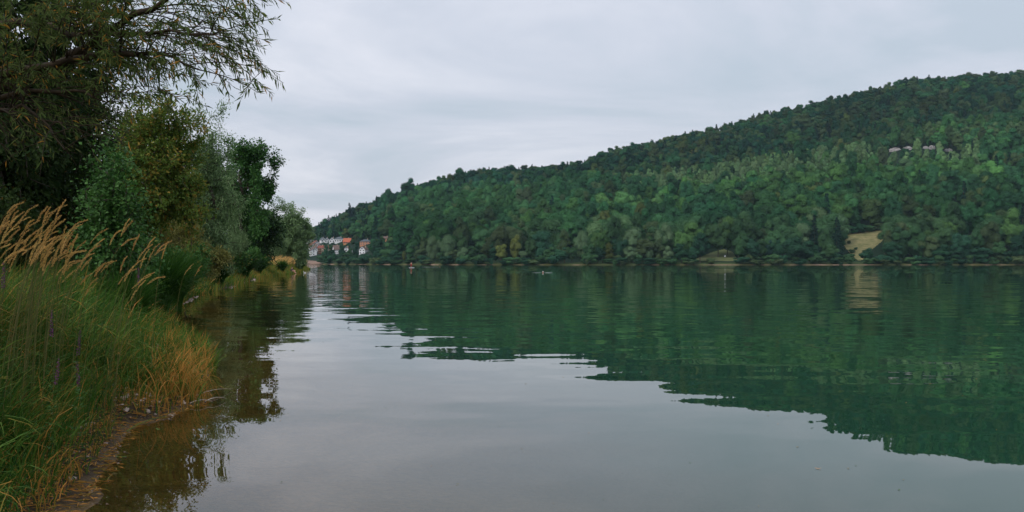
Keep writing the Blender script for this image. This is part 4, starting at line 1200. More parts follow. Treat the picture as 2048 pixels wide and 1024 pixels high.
def build_willow():
    rng = np.random.default_rng(77)
    foot = np.array([-7.3, 8.2, 0]); foot[2] = near_ground(foot[0], foot[1])
    o = thing('willow_tree', 'narrow leaved willow whose branches hang into the upper left over the water', 'tree', foot)
    W = Geo()
    crotch = foot + np.array([0.3, 0.1, 2.0])
    W.tube([foot + [0, 0, -0.2], foot + [0.05, 0, 0.9], crotch, foot + [0.8, 0.2, 3.4], foot + [1.2, 0.3, 5.0]], [0.24, 0.2, 0.17, 0.13, 0.09], 9)
    limbs = []
    def limb(a, pts, r0, r1):
        P = np.concatenate([[a], pts])
        # smooth the corners
        q = [P[0]]
        for i in range(len(P) - 1):
            for f in (0.33, 0.67, 1.0):
                q.append(P[i] * (1 - f) + P[i + 1] * f)
        q = np.array(q)
        for _ in range(2):
            q[1:-1] = q[1:-1] * 0.5 + (q[:-2] + q[2:]) * 0.25
        q[1:-1] += rng.normal(0, 0.015, q[1:-1].shape)
        W.tube(q, np.linspace(r0, r1, len(q)), 6)
        limbs.append((q, r0, r1))
    limb(crotch + [0.1, 0, 0.4], [at(60, 180, 8.6), at(140, 105, 8.3), at(240, 48, 8.0), at(330, 0, 7.7), at(420, -60, 7.6)], 0.06, 0.010)
    limb(crotch + [0.0, 0, 0.2], [at(30, 150, 8.0), at(140, 118, 7.8), at(240, 108, 7.6), at(320, 108, 7.5), at(400, 140, 7.4)], 0.045, 0.006)
    limb(crotch + [0.2, 0, 0.9], [at(20, 40, 8.4), at(100, 62, 8.2), at(200, 70, 7.9), at(300, 62, 7.8), at(420, 70, 7.5)], 0.045, 0.006)
    limb(crotch + [0.5, 0, 1.5], [at(0, -80, 8.8), at(160, -120, 8.4), at(320, -90, 7.8), at(460, -50, 7.4)], 0.06, 0.008)
    limb(crotch + [0.1, 0, 0.0], [at(-40, 200, 8.2), at(60, 190, 8.0), at(150, 175, 7.8), at(215, 205, 7.6)], 0.035, 0.005)
    limb(crotch + [0.0, 0, -0.2], [at(-60, 250, 8.0), at(30, 200, 7.7), at(80, 230, 7.6), at(130, 300, 7.4)], 0.03, 0.004)
    allp = np.concatenate([q[4:] for q, _, _ in limbs])
    # shoot tips: the photo's outline, then fillers
    tips = [(567, 166), (545, 190), (560, 38), (538, 62), (516, 186), (560, 150), (530, 145), (505, 125), (470, 176), (528, 98), (498, 40), (478, 80), (535, 12), (505, 92), (450, 60), (456, 118),
            (430, 92), (436, 172), (482, 148), (410, 30), (395, 165), (372, 60), (520, 40), (490, 5), (465, 25), (440, 5), (415, 120), (385, 110), (350, 140), (335, 185), (300, 200), (362, 200), (318, 150)]
    for _ in range(105):
        tips.append((rng.uniform(180, 540), rng.uniform(-60, 200)))
    for _ in range(75):
        tips.append((rng.uniform(-60, 280), rng.uniform(-40, 185)))
    for _ in range(40):
        tips.append((rng.uniform(-40, 360), rng.uniform(230, 335)))
    Lf = Geo()
    for i, (tx, ty) in enumerate(tips):
        if i >= 33:                                   # keep the outline of the photograph
            if ty > np.interp(tx, [180, 300, 380, 470, 540], [330, 300, 190, 150, 100]) and tx > 180: continue
            if tx > 330 and rng.random() < 0.35: continue
        Yt = rng.uniform(6.9, 8.6)
        tip = at(tx, ty, Yt)
        # start on a limb to the left of the tip
        d = np.linalg.norm(allp - (tip + [-0.55, 0.1, 0.12]), axis=1) + np.where(allp[:, 0] > tip[0] - 0.1, 2.0, 0)
        a = allp[int(np.argmin(d + rng.uniform(0, 0.25, len(d))))]
        ln = np.linalg.norm(tip - a)
        if ln < 0.15: continue
        n = 9
        Pp = curve_pts(a, tip, 0.10 * ln * rng.uniform(0.4, 1.4), n, rng.normal(0, 0.03, 3) * ln)
        W.tube(Pp, np.linspace(0.0055, 0.0016, n) * (0.7 + 0.3 * ln), 4, 0.5)
        # side shoots
        strands = [(Pp, 0.48)]
        for _ in range(int(rng.integers(1, 4))):
            f = rng.uniform(0.25, 0.8); q = Pp[int(f * (n - 1))]
            dr = norm(Pp[-1] - Pp[0]) + rng.normal(0, 0.45, 3) + np.array([0, 0, -0.15])
            l2 = rng.uniform(0.18, 0.45)
            P2 = curve_pts(q, q + norm(dr) * l2, 0.03, 6)
            W.tube(P2, np.linspace(0.003, 0.0012, 6), 3, 0.5)
            strands.append((P2, 0.35))
        bare = rng.random() < (0.75 if ty > 215 else 0.06)
        for Q, f0 in strands:
            l = np.linalg.norm(np.diff(Q, axis=0), axis=1).sum()
            m = int(l * (1 - f0) / 0.015)
            if bare: m = int(m * 0.15)
            if m < 1: continue
            f = f0 + (1 - f0) * (np.arange(m) + rng.uniform(0, 1, m)) / m
            idx = f * (len(Q) - 1); i0 = np.minimum(idx.astype(int), len(Q) - 2); w = (idx - i0)[:, None]
            pos = Q[i0] * (1 - w) + Q[i0 + 1] * w
            dr = norm(Q[i0 + 1] - Q[i0])
            sd_ = norm(np.cross(dr, rng.normal(0, 1, (m, 3))))
            ax = dr * 0.75 + sd_ * 0.75 + np.array([0, 0, -0.28]) + rng.normal(0, 0.12, (m, 3))
            ll = rng.uniform(0.05, 0.095, m)
            tt = rng.uniform(0.15, 0.82, m)
            tt = np.where(rng.random(m) < 0.07, rng.uniform(0.88, 1.0, m), tt)
            Lf.leaves(pos - foot, ax, sd_ * 0.4 + rng.normal(0, 0.6, (m, 3)) + np.array([0, 0, 0.7]), ll, ll * rng.uniform(0.13, 0.19, m), tt, 0.12)
    for _ in range(950):  # unseen crown mass outside the view, added to shade the near grass
        v = norm(rng.normal(0, 1, 3)) * rng.uniform(0.4, 1.0)
        q = np.array([-7.2, 4.8, 6.2]) + v * np.array([3.2, 4.2, 2.4])
        if q[2] < CAMZ + 0.29 * q[1] + 0.35 and q[0] > -0.56 * q[1]: continue
        e = q + np.array([0.3, 0.05, -0.25]) * rng.uniform(0.6, 1.2)
        W.tube([q + np.array([-0.25, 0, 0.12]), q, e], [0.006, 0.004, 0.002], 3)
        m = 40
        f = rng.uniform(0, 1, (m, 1)); pos = q * (1 - f) + e * f + rng.normal(0, 0.10, (m, 3))
        ll = rng.uniform(0.06, 0.11, m)
        Lf.leaves(pos - foot, np.array([0.5, 0, -0.5]) + rng.normal(0, 0.6, (m, 3)), np.array([0, 0, 0.7]) + rng.normal(0, 0.6, (m, 3)), ll, ll * 0.22, rng.uniform(0.15, 0.82, m), 0.12)
    for tgt in ((-8.6, 4.0, 6.4), (-6.2, 4.2, 6.6), (-8.2, 7.2, 6.8), (-6.4, 7.0, 6.9)):  # limbs reaching into the added, unseen crown mass
        W.tube(curve_pts(crotch + [0.2, 0, 0.6], tgt, 0.3), np.linspace(0.08, 0.015, 8), 6)
    # V arrays of W are in world space: bring to the foot
    W.V = [v - foot.astype(np.float32) for v in W.V]
    add('trunk', W.mesh('trunk', True), TWIG, o)
    add('crown', Lf.mesh('crown'), LEAF['willow'], o)


build_willow()


# ------------------------------------------------------------------ grasses
GRASS = leaf_mat('grass_blades', g((0, (0.010, 0.042, 0.009)), (0.45, (0.052, 0.135, 0.018)), (0.66, (0.135, 0.215, 0.034)), (0.80, (0.30, 0.185, 0.038)), (1, (0.60, 0.275, 0.065))), 0.28, 0.5, 0.0, 0.0)
PLUME = leaf_mat('grass_plumes', g((0, (0.56, 0.34, 0.10)), (1, (0.88, 0.60, 0.23))), 0.25, 0.8, 0.12, 0.008)
STALK = leaf_mat('grass_stalks', g((0, (0.07, 0.11, 0.03)), (1, (0.20, 0.17, 0.06))), 0.1, 0.6, 0.15, 0.01)


GRAVEL = leaf_mat('gravel_bits', g((0, (0.06, 0.042, 0.026)), (0.6, (0.14, 0.10, 0.07)), (1, (0.34, 0.27, 0.22))), 0.0, 0.8, 0.0, 0.0)


def blades(G, base, h, width, lean, curl, tint, rng, seg=5):
    """arching tapered strips: base (n,3), h heights, lean (n,2) unit directions, curl 0..1.3"""
    n = len(base)
    s = np.linspace(0, 1, seg + 1)
    h = np.asarray(h)[:, None]; curl = np.asarray(curl)[:, None]; width = np.broadcast_to(np.asarray(width, float), (n,))[:, None]
    ang = curl * s[None] ** 1.4 * 1.9
    dz = np.cos(ang); dh = np.sin(ang)
    z = np.concatenate([np.zeros((n, 1)), np.cumsum((dz[:, 1:] + dz[:, :-1]) / 2, axis=1)], 1) / seg * h
    x = np.concatenate([np.zeros((n, 1)), np.cumsum((dh[:, 1:] + dh[:, :-1]) / 2, axis=1)], 1) / seg * h
    C = base[:, None] + np.stack([lean[:, :1] * x, lean[:, 1:] * x, z], -1)
    tw = rng.uniform(0, math.pi, n)
    sx = np.stack([-lean[:, 1] * np.cos(tw) + lean[:, 0] * np.sin(tw), lean[:, 0] * np.cos(tw) + lean[:, 1] * np.sin(tw), np.zeros(n)], -1)[:, None]
    w = width * np.array([0.7] + [1.0] * (seg - 2) + [0.7, 0.06])[None]
    V = np.stack([C - sx * w[..., None] / 2, C + sx * w[..., None] / 2], 2).reshape(n, -1, 3)
    b = np.arange(n)[:, None] * (2 * (seg + 1))
    T = []
    for i in range(seg):
        a = 2 * i
        T += [b + [a, a + 1, a + 3], b + [a, a + 3, a + 2]]
    G.put(V.reshape(-1, 3), np.concatenate(T), np.repeat(np.broadcast_to(tint, (n,)), 2 * (seg + 1)))


def scatter(n, y0, y1, t0, t1, rng, dens=None):
    y = rng.uniform(y0, y1, n); t = rng.uniform(t0, t1, n)
    if dens is not None:
        k = rng.random(n) < dens(t, y); y, t = y[k], t[k]
    x = shore_x(y) + t
    vis = (x > -0.60 * y - 0.8)
    x, y, t = x[vis], y[vis], t[vis]
    return np.stack([x, y, bank_z(t, x, y) - 0.02], -1), t


def lean_dirs(rng, n, bias=(0.6, -0.1), spread=0.9):
    v = np.array(bias)[None] + rng.normal(0, spread, (n, 2))
    return v / np.linalg.norm(v, axis=1, keepdims=True)


clump = wavy(55, 9, 1.5, 5.0)
clump2 = wavy(56, 9, 0.5, 1.6)


def build_grass():
    rng = np.random.default_rng(91)
    # tall sedges of the near bank
    G = Geo()
    B, t = scatter(105000, 3.4, 15, -6.0, -0.25, rng, lambda t, y: np.clip(0.55 + 0.5 * clump(t * 1.3 + y, y), 0.08, 1) * smoothstep(-0.20, -0.80, t) * (1 - 0.85 * smoothstep(-1.4, -0.9, t) * smoothstep(10.2, 10.8, y) * smoothstep(12.8, 12.2, y)))
    n = len(B)
    hh = rng.uniform(0.45, 1.0, n) * (0.55 + 0.45 * smoothstep(-0.6, -2.0, t)) * (1 + 0.15 * clump2(B[:, 0], B[:, 1]))
    tt = np.clip(0.36 + 0.12 * clump2(B[:, 0] * 1.3, B[:, 1]) + rng.normal(0, 0.13, n), 0, 0.72)
    tt = np.where(rng.random(n) < 0.05, rng.uniform(0.75, 1, n), tt)
    # tussocks: blades of one clump share a lean and a tone
    cell = (np.floor((B[:, 0] + 0.12 * clump(B[:, 0], B[:, 1])) / 0.34) * 131 + np.floor(B[:, 1] / 0.42)).astype(int)
    _, cid = np.unique(cell, return_inverse=True)
    nc_ = cid.max() + 1
    ca = rng.normal(0.0, 1.1, nc_)[cid]
    ld = np.stack([np.cos(ca), np.sin(ca)], -1) + lean_dirs(rng, n) * 0.7; ld /= np.linalg.norm(ld, axis=1, keepdims=True)
    hh = hh * rng.uniform(0.72, 1.2, nc_)[cid]
    tt = np.where(tt < 0.74, np.clip(tt + rng.normal(0, 0.11, nc_)[cid], 0, 0.74), tt)
    tt = np.where((rng.random(nc_)[cid] < 0.10) & (rng.random(n) < 0.5), rng.uniform(0.72, 0.95, n), tt)
    blades(G, B, hh * 1.3, rng.uniform(0.004, 0.011, n), ld, np.clip(rng.uniform(0.35, 1.3, n) + rng.normal(0, 0.18, nc_)[cid], 0.2, 1.6), tt, rng)
    o = add('tall_grass', G.mesh('tall_grass'), GRASS); tag(o, 'tall dark green grass arching over the near bank', kind='stuff')
    # long arching sedge blades standing proud of it
    G = Geo()
    B, t = scatter(3000, 3.8, 13, -4.5, -0.5, rng)
    n = len(B)
    blades(G, B, rng.uniform(0.9, 1.7, n) * (0.55 + 0.45 * smoothstep(-0.5, -2, t)), rng.uniform(0.006, 0.013, n), lean_dirs(rng, n, (0.8, 0), 0.8), rng.uniform(0.8, 1.45, n), np.where(rng.random(n) < 0.12, rng.uniform(0.76, 0.95, n), np.clip(rng.normal(0.56, 0.10, n), 0, 0.74)), rng, 8)
    o = add('sedge_grass', G.mesh('sedge_grass'), GRASS); tag(o, 'long pale green sedge blades bending over the dark grass', kind='stuff')
    # dry rusty grass on the little spit
    G = Geo()
    B, t = scatter(16000, 10.6, 18.5, -1.6, 0.10, rng, lambda t, y: np.clip(0.5 + 0.6 * clump(t, y), 0.05, 1) * smoothstep(10.6, 11.8, y) * smoothstep(0.15, -0.15, t))
    n = len(B)
    dry = smoothstep(-1.3, -0.1, t) * smoothstep(18.5, 13.0, B[:, 1])
    tt = np.where(rng.random(n) < 0.15 + 0.65 * dry, rng.uniform(0.76, 1.0, n), np.clip(rng.normal(0.5, 0.12, n), 0, 0.75))
    blades(G, B, rng.uniform(0.18, 0.64, n), rng.uniform(0.005, 0.014, n), lean_dirs(rng, n, (0.25, -0.1), 1.2), np.clip(rng.normal(0.85, 0.45, n), 0.1, 1.9), tt, rng, 6)
    o = add('dry_grass', G.mesh('dry_grass'), GRASS); tag(o, 'rusty dry grass on the small spit at the water', kind='stuff')
    # sparse low growth and litter of the muddy edge
    G = Geo()
    B, t = scatter(7000, 4.0, 12.5, -1.3, -0.12, rng, lambda t, y: np.clip(0.35 + 0.7 * clump(t * 2, y * 1.4), 0, 1))
    n = len(B)
    blades(G, B, rng.uniform(0.08, 0.34, n), rng.uniform(0.004, 0.010, n), lean_dirs(rng, n, (0.5, -0.2)), rng.uniform(0.4, 1.35, n), np.where(rng.random(n) < 0.4, rng.uniform(0.7, 1, n), rng.uniform(0.25, 0.65, n)), rng)
    o = add('edge_grass', G.mesh('edge_grass'), GRASS); tag(o, 'sparse low grass on the muddy edge', kind='stuff')
    G = Geo()
    B, t = scatter(9500, 4.0, 14.0, -1.5, 0.06, rng)
    n = len(B)
    a = rng.uniform(0, 6.28, n)
    G.leaves(B + [0, 0, 0.035], np.stack([np.cos(a), np.sin(a), rng.normal(0, 0.12, n)], -1), np.array([0, 0, 1.0]) + rng.normal(0, 0.2, (n, 3)), rng.uniform(0.03, 0.14, n), rng.uniform(0.006, 0.02, n), rng.uniform(0.72, 1.0, n))
    o = add('leaf_litter', G.mesh('leaf_litter'), GRASS); tag(o, 'fallen leaves and dry stems littering the muddy edge', kind='stuff')
    # leafy herbs among the grass
    G = Geo()
    B, t = scatter(420, 4.5, 20, -4.5, -0.6, rng)
    for b in B:
        m = int(rng.integers(14, 34)); hz = rng.uniform(0.25, 0.75)
        f = rng.uniform(0.15, 1, m); a = rng.uniform(0, 6.28, m)
        pos = b + np.stack([np.cos(a) * 0.05, np.sin(a) * 0.05, f * hz], -1)
        G.leaves(pos, np.stack([np.cos(a), np.sin(a), rng.uniform(-0.2, 0.4, m)], -1), np.array([0, 0, 1.0]) + rng.normal(0, 0.3, (m, 3)), rng.uniform(0.04, 0.10, m), rng.uniform(0.015, 0.04, m), np.clip(rng.normal(0.55, 0.1) + rng.normal(0, 0.06, m), 0, 0.72))
        G.tube([b, b + [0, 0, hz]], [0.003, 0.0015], 3, 0.5)
    o = add('herb_undergrowth', G.mesh('herbs'), GRASS); tag(o, 'leafy green herbs growing through the near bank grass', kind='stuff')
    # gravel of the muddy edge
    G = Geo()
    B, t = scatter(2600, 4.0, 13.5, -0.9, 0.35, rng)
    v8 = np.array([(1, 0, 0), (-1, 0, 0), (0, 1, 0), (0, -1, 0), (0, 0, 1), (0, 0, -1)], float); t8 = np.array([(0, 2, 4), (2, 1, 4), (1, 3, 4), (3, 0, 4), (2, 0, 5), (1, 2, 5), (3, 1, 5), (0, 3, 5)])
    for b in B:
        sz = 0.004 + 0.016 * rng.random() ** 2.5
        G.put(b + [0, 0, 0.02 + sz * 0.2] + (v8 + rng.normal(0, 0.2, v8.shape)) * sz * np.array([1, 0.8, 0.55]), t8, rng.random())
    o = add('gravel', G.mesh('gravel'), GRAVEL); tag(o, 'small brown and pale gravel on the muddy edge', kind='stuff')
    # grass along the bank further off
    G = Geo()
    B, t = scatter(110000, 15, 60, -7, 0.08, rng, lambda t, y: np.clip(0.55 + 0.5 * clump2(t * 1.4, y), 0.05, 1))
    n = len(B)
    tt = np.clip(0.40 + 0.14 * clump2(B[:, 0], B[:, 1]) + rng.normal(0, 0.14, n), 0, 0.7)
    tt = np.where(rng.random(n) < 0.10 + 0.10 * smoothstep(-2, -0.2, t), rng.uniform(0.76, 1, n), tt)
    blades(G, B, rng.uniform(0.5, 1.25, n) * (0.42 + 0.58 * smoothstep(0.05, -2, t)), rng.uniform(0.010, 0.020, n) * (0.6 + B[:, 1] / 50), lean_dirs(rng, n), rng.uniform(0.3, 1.15, n), tt, rng, 4)
    o = add('bank_grass', G.mesh('bank_grass'), GRASS); tag(o, 'mixed green and straw grass along the middle of the bank', kind='stuff')
    G = Geo()
    B, t = scatter(80000, 58, 258, -9, 0.25, rng, lambda t, y: np.clip(0.6 + 0.5 * clump2(t * 0.5, y * 0.3), 0.1, 1))
    n = len(B)
    tt = np.clip(0.60 + 0.14 * clump2(B[:, 0] * 0.3, B[:, 1] * 0.3) + rng.normal(0, 0.12, n), 0, 0.74)
    tt = np.where(rng.random(n) < 0.16, rng.uniform(0.74, 0.9, n), tt)
    blades(G, B, rng.uniform(0.8, 1.9, n) * (0.35 + 0.65 * smoothstep(0.1, -2.2, t)), rng.uniform(0.022, 0.045, n) * (0.5 + B[:, 1] / 130), lean_dirs(rng, n), rng.uniform(0.2, 1.0, n), tt, rng, 4)
    o = add('reed_fringe_grass', G.mesh('reed_fringe'), GRASS); tag(o, 'grassy reed fringe along the far part of the left bank', kind='stuff')
    # straw coloured reed plumes far along the bank, a mass
    G = Geo()
    B, t = scatter(5200, 62, 240, -6, -1.0, rng, lambda t, y: np.clip(0.5 + 0.7 * clump2(t * 0.4, y * 0.25), 0.05, 1))
    n = len(B)
    hz = rng.uniform(0.9, 1.9, n) * (1 + 0.2 * clump2(B[:, 0] * 0.8, B[:, 1] * 0.5)); k = B[:, 1] / 120
    for q in range(5):
        c = B + np.stack([hz * 0.18 + q * 0.05, np.zeros(n), hz + q * 0.09 * (1 - 0.1 * q)], -1)
        G.leaves(c, np.array([0.6, 0, 0.7]) + rng.normal(0, 0.3, (n, 3)), rng.normal(0, 1, (n, 3)), 0.14 * (0.6 + 0.6 * k), 0.032 * (0.6 + 0.6 * k), rng.uniform(0, 1, n))
    o = add('reed_plume_grass', G.mesh('reed_plumes'), PLUME); tag(o, 'straw coloured reed plumes massed along the far left bank', kind='stuff')


build_grass()


# sedge tufts: dark round mounds, one by one
def sedge_tuft(label, px, py, hpx, wpx, seed, n=900, tone=0.3):
    """foot at photo pixel (px, py) on the bank"""
    rng = np.random.default_rng(seed)
    ys = np.linspace(10, 250, 1200)
    if py < 600:                                       # rooted at the waterline: follow the shore to the pixel column
        sp = HX + (shore_x(ys) - 0.5) / ys * F
        ok = ys > 38
        Y = float(ys[ok][np.argmin(np.abs(sp[ok] - px))]); X = float(shore_x(Y)) - 0.5
    else:
        Y = CAMZ * F / (py - HY)
        for _ in range(6):
            X = (px - HX) / F * Y; z = max(near_ground(X, Y), 0.0); Y = (CAMZ - z) * F / (py - HY)
        X = (px - HX) / F * Y
    z = near_ground(X, Y); k = Y / F
    h, w = hpx * k * 1.25, wpx * k / 2
    o = thing('sedge_tuft', label, 'grass tuft', (X, Y, z), 'dark sedge tufts on the left bank')
    a = rng.uniform(0, 6.28, n); r = w * 0.35 * np.sqrt(rng.random(n))
    base = np.stack([np.cos(a) * r, np.sin(a) * r, np.full(n, -0.05)], -1)
    lean = np.stack([np.cos(a), np.sin(a)], -1) + rng.normal(0, 0.3, (n, 2)); lean /= np.linalg.norm(lean, axis=1, keepdims=True)
    G = Geo()
    blades(G, base, h * rng.uniform(0.7, 1.15, n), np.maximum(0.005, 0.00055 * Y) * rng.uniform(0.8, 1.3, n), lean, rng.uniform(0.25, 1.25, n), np.clip(rng.normal(tone, 0.12, n), 0, 0.7), rng, 6)
    add('blades', G.mesh('blades'), GRASS, o)['kind'] = 'stuff'


sedge_tuft('big dark sedge tuft beside the rusty grass spit', 318, 640, 120, 95, 1, 2200, 0.30)
sedge_tuft('blue green sedge tuft right of the big dark one', 350, 622, 100, 70, 2, 1400, 0.34)
sedge_tuft('dark sedge mound below the bramble bush', 438, 571, 46, 50, 3, 1100, 0.26)
sedge_tuft('largest dark sedge mound at the waterline below the oak', 487, 563, 46, 48, 4, 1200, 0.24)
sedge_tuft('narrow dark sedge mound just right of the largest mound', 517, 556, 36, 22, 5, 800, 0.26)
sedge_tuft('small dark sedge mound in the straw coloured reeds', 562, 547, 22, 24, 6, 700, 0.26)
sedge_tuft('last dark sedge mound near the tip of the left bank', 600, 541, 20, 26, 7, 700, 0.26)
sedge_tuft('dark sedge tuft behind the spit under the plumes', 255, 668, 110, 90, 8, 1600, 0.30)


# plumed reed grass: each stalk with its seed head
def plume_grass(label, tips, seed, Yr):
    rng = np.random.default_rng(seed)
    rec = []
    for tx, ty in tips:
        Y = rng.uniform(*Yr); rec.append(at(tx, ty, Y))
    rec = np.array(rec)
    c = rec.mean(0); bx, by = c[0] - 0.35, c[1]
    foot = np.array([bx, by, near_ground(bx, by)])
    o = thing('plume_grass', label, 'grass', foot, 'tan plumed grass on the near bank')
    for tip in rec:
        fx, fy = tip[0] - rng.uniform(0.12, 0.62), tip[1] + rng.normal(0, 0.16)
        f = np.array([fx, fy, near_ground(fx, fy) - 0.03])
        n = 10; s = np.linspace(0, 1, n)[:, None]
        top = np.array([tip[0] - 0.05, tip[1], tip[2]])
        # upright stalk that nods at the top
        ctrl = np.array([f[0] + (top[0] - f[0]) * 0.30, (f[1] + top[1]) / 2, top[2] - rng.uniform(-0.02, 0.26)])
        Q = (1 - s) ** 2 * f + 2 * s * (1 - s) * ctrl + s ** 2 * (top + [0.06, 0, rng.uniform(-0.06, 0.02)])
        G = Geo(); G.tube(Q - foot, np.linspace(0.0026, 0.0012, n), 4, rng.random())
        st = add('stalk', G.mesh('stalk', True), STALK, o)
        H = Geo()
        ln = rng.uniform(0.15, 0.26); cum = np.linalg.norm(np.diff(Q, axis=0), axis=1)[::-1].cumsum()
        m = 150
        d = rng.uniform(0, 1, m) * ln
        arc = np.concatenate([[0], np.linalg.norm(np.diff(Q, axis=0), axis=1).cumsum()])
        sp = arc[-1] - d
        pos = np.stack([np.interp(sp, arc, Q[:, k]) for k in range(3)], -1)
        tan = norm(Q[-1] - Q[-3])
        fat = np.sin(np.clip(d / ln, 0.06, 0.97) * math.pi) ** 0.6 * 0.0055
        rv = norm(rng.normal(0, 1, (m, 3)))
        H.leaves(pos + rv * fat[:, None] * rng.uniform(0.2, 1.0, (m, 1)) - foot, tan + rv * 0.38, rng.normal(0, 1, (m, 3)), rng.uniform(0.012, 0.024, m), rng.uniform(0.003, 0.005, m), np.clip(rng.normal(0.5, 0.25, m), 0, 1))
        add('seed_head', H.mesh('seed_head'), PLUME, st)
    return o


def rt(n, x0, x1, y0, y1, seed, slope=0.0):
    q = np.random.default_rng(seed)
    x = q.uniform(x0, x1, n); return [(a, q.uniform(y0, y1) + slope * (a - x0)) for a in x]


plume_grass('thick sheaf of tan grass plumes at the left edge', rt(34, 4, 100, 412, 505, 1), 201, (7.6, 9.2))
plume_grass('tan grass plumes sweeping right of the leftmost sheaf', rt(24, 78, 145, 425, 505, 2), 202, (8.0, 9.6))
plume_grass('tall tan plume tuft reaching highest left of the shrubs', [(130, 400), (128, 405), (104, 418), (92, 412), (72, 408), (98, 416), (118, 430), (44, 400)], 203, (8.0, 9.0))
plume_grass('tan plumes in front of the bright leaved shrub', rt(18, 130, 182, 445, 520, 3), 204, (8.4, 10.0))
plume_grass('few arching plumes before the bright leaved shrub', [(212, 460), (238, 462), (256, 436), (262, 434), (270, 470), (276, 474), (205, 482), (198, 492), (186, 506), (176, 512)], 205, (9.0, 10.5))
plume_grass('hooked tan plumes above the blue green sedge tuft', [(308, 478), (302, 486), (296, 500), (316, 478), (290, 520), (340, 478), (334, 484), (328, 500)], 206, (10.0, 12.0))
plume_grass('low tan plumes hanging over the green grass', [(268, 520), (204, 530), (306, 542), (298, 552), (288, 560), (326, 543), (270, 540), (222, 518), (230, 526), (252, 508), (192, 548), (182, 540), (160, 530), (140, 524), (110, 512)], 207, (8.6, 10.6))
plume_grass('single pale plumes by the stony inlet', [(386, 525), (380, 532), (402, 530), (398, 540), (430, 556)], 208, (20, 24))

# ------------------------------------------------------------------ purple loosestrife
PETAL = leaf_mat('loosestrife_petal', g((0, (0.09, 0.040, 0.065)), (1, (0.27, 0.085, 0.23))), 0.25, 0.6, 0.1, 0.01)
for i, (px, top, foot_py, Y, lab) in enumerate([(160, 662, 800, 8.2, 'purple loosestrife spike in front of the arching sedge'), (104, 622, 760, 7.8, 'purple loosestrife spike left of the one by the sedge'), (118, 716, 800, 7.4, 'short purple loosestrife low on the bank'),
                                                (277, 535, 640, 11.5, 'faded purple loosestrife spike under the hooked plumes'), (8, 526, 620, 7.6, 'purple loosestrife spike at the left edge'), (316, 690, 760, 13.5, 'small violet flower spike in the rusty grass'), (154, 724, 800, 7.9, 'lowest purple loosestrife above the stones')]):
    rng = np.random.default_rng(300 + i)
    tip = at(px, top, Y); fx, fy = tip[0] - rng.uniform(-0.08, 0.16), Y
    f = np.array([fx, fy, near_ground(fx, fy)])
    o = thing('loosestrife', lab, 'flower', f, 'purple loosestrife on the near bank')
    n = 8; s = np.linspace(0, 1, n)[:, None]
    Q = f + (tip - f) * s + np.array([0.03, 0, 0]) * np.sin(s * 3)
    G = Geo(); G.tube(Q - f, np.linspace(0.0028, 0.0015, n), 5, 0.35); add('stem', G.mesh('stem', True), GRASS, o)
    hgt = tip[2] - f[2]
    m = 36; fr = rng.uniform(0.15, 0.75, m); pos = f + (tip - f) * fr[:, None]; a = rng.uniform(0, 6.28, m)
    G = Geo(); G.leaves(pos - f, np.stack([np.cos(a), np.sin(a), np.full(m, 0.25)], -1), np.array([0, 0, 1.0]) + rng.normal(0, 0.2, (m, 3)), rng.uniform(0.04, 0.08, m), 0.014, rng.uniform(0.3, 0.7, m)); add('foliage', G.mesh('leaves'), LEAF['bramble'], o)
    m = 130; fl = min(0.20, hgt * 0.32); d = rng.uniform(0, 1, m); pos = tip - (tip - f) / np.linalg.norm(tip - f) * (d * fl)[:, None]
    rv = norm(rng.normal(0, 1, (m, 3)) * [1, 1, 0.4])
    G = Geo(); G.leaves(pos + rv * 0.004 - f, rv + np.array([0, 0, 0.3]), rng.normal(0, 1, (m, 3)), rng.uniform(0.008, 0.016, m) * (0.6 + 0.7 * d), 0.008, rng.uniform(0, 1, m)); add('flower_spike', G.mesh('petals'), PETAL, o)

# ------------------------------------------------------------------ stones of the shore
STONE = noise_mat('shore_stone', (0.20, 0.155, 0.12), (0.44, 0.35, 0.29), 9.0, 0.85, 0.3, (0.33, 0.255, 0.21))
STONE_MESH = []
for i in range(5):
    v, t_ = ICO
    rr = np.random.default_rng(60 + i)
    V = norm(v + rr.normal(0, 0.16, v.shape)) * (1 + rr.normal(0, 0.10, (len(v), 1))) * np.array([1.0, rr.uniform(0.55, 0.85), rr.uniform(0.30, 0.55)])
    STONE_MESH.append(mk_mesh('stone', V, t_, smooth=False)); STONE_MESH[-1].materials.append(STONE)


def stones(n, y0, y1, t0, t1, s0, s1, label, seed):
    rng = np.random.default_rng(seed)
    for _ in range(n):
        y = rng.uniform(y0, y1); x = shore_x(y) + rng.uniform(t0, t1)
        s = s0 * (s1 / s0) ** rng.random()
        o = add('stone', STONE_MESH[int(rng.integers(5))], None, None, (x, y, near_ground(x, y) + s * 0.12), rng.uniform(0, 6.28), s)
        o.rotation_euler = (rng.normal(0, 0.15), rng.normal(0, 0.15), rng.uniform(0, 6.28))
        tag(o, label, 'stone', 'pale stones along the left shore')


stones(95, 10.6, 12.6, -0.95, 0.03, 0.014, 0.055, 'pale stone on the shingle patch below the rusty grass', 1)
stones(26, 6.6, 10.2, -0.65, 0.08, 0.014, 0.040, 'loose pale stone on the dark muddy edge', 2)
stones(20, 11.5, 13.5, -1.9, -1.0, 0.03, 0.08, 'pale stone showing through the grass above the shingle', 3)
stones(60, 40, 51, -0.9, 0.25, 0.05, 0.12, 'pale stone on the small stony inlet past the spit', 4)
stones(10, 66, 100, -0.1, 0.25, 0.07, 0.18, 'pale stone at the waterline under the sedge mounds', 5)

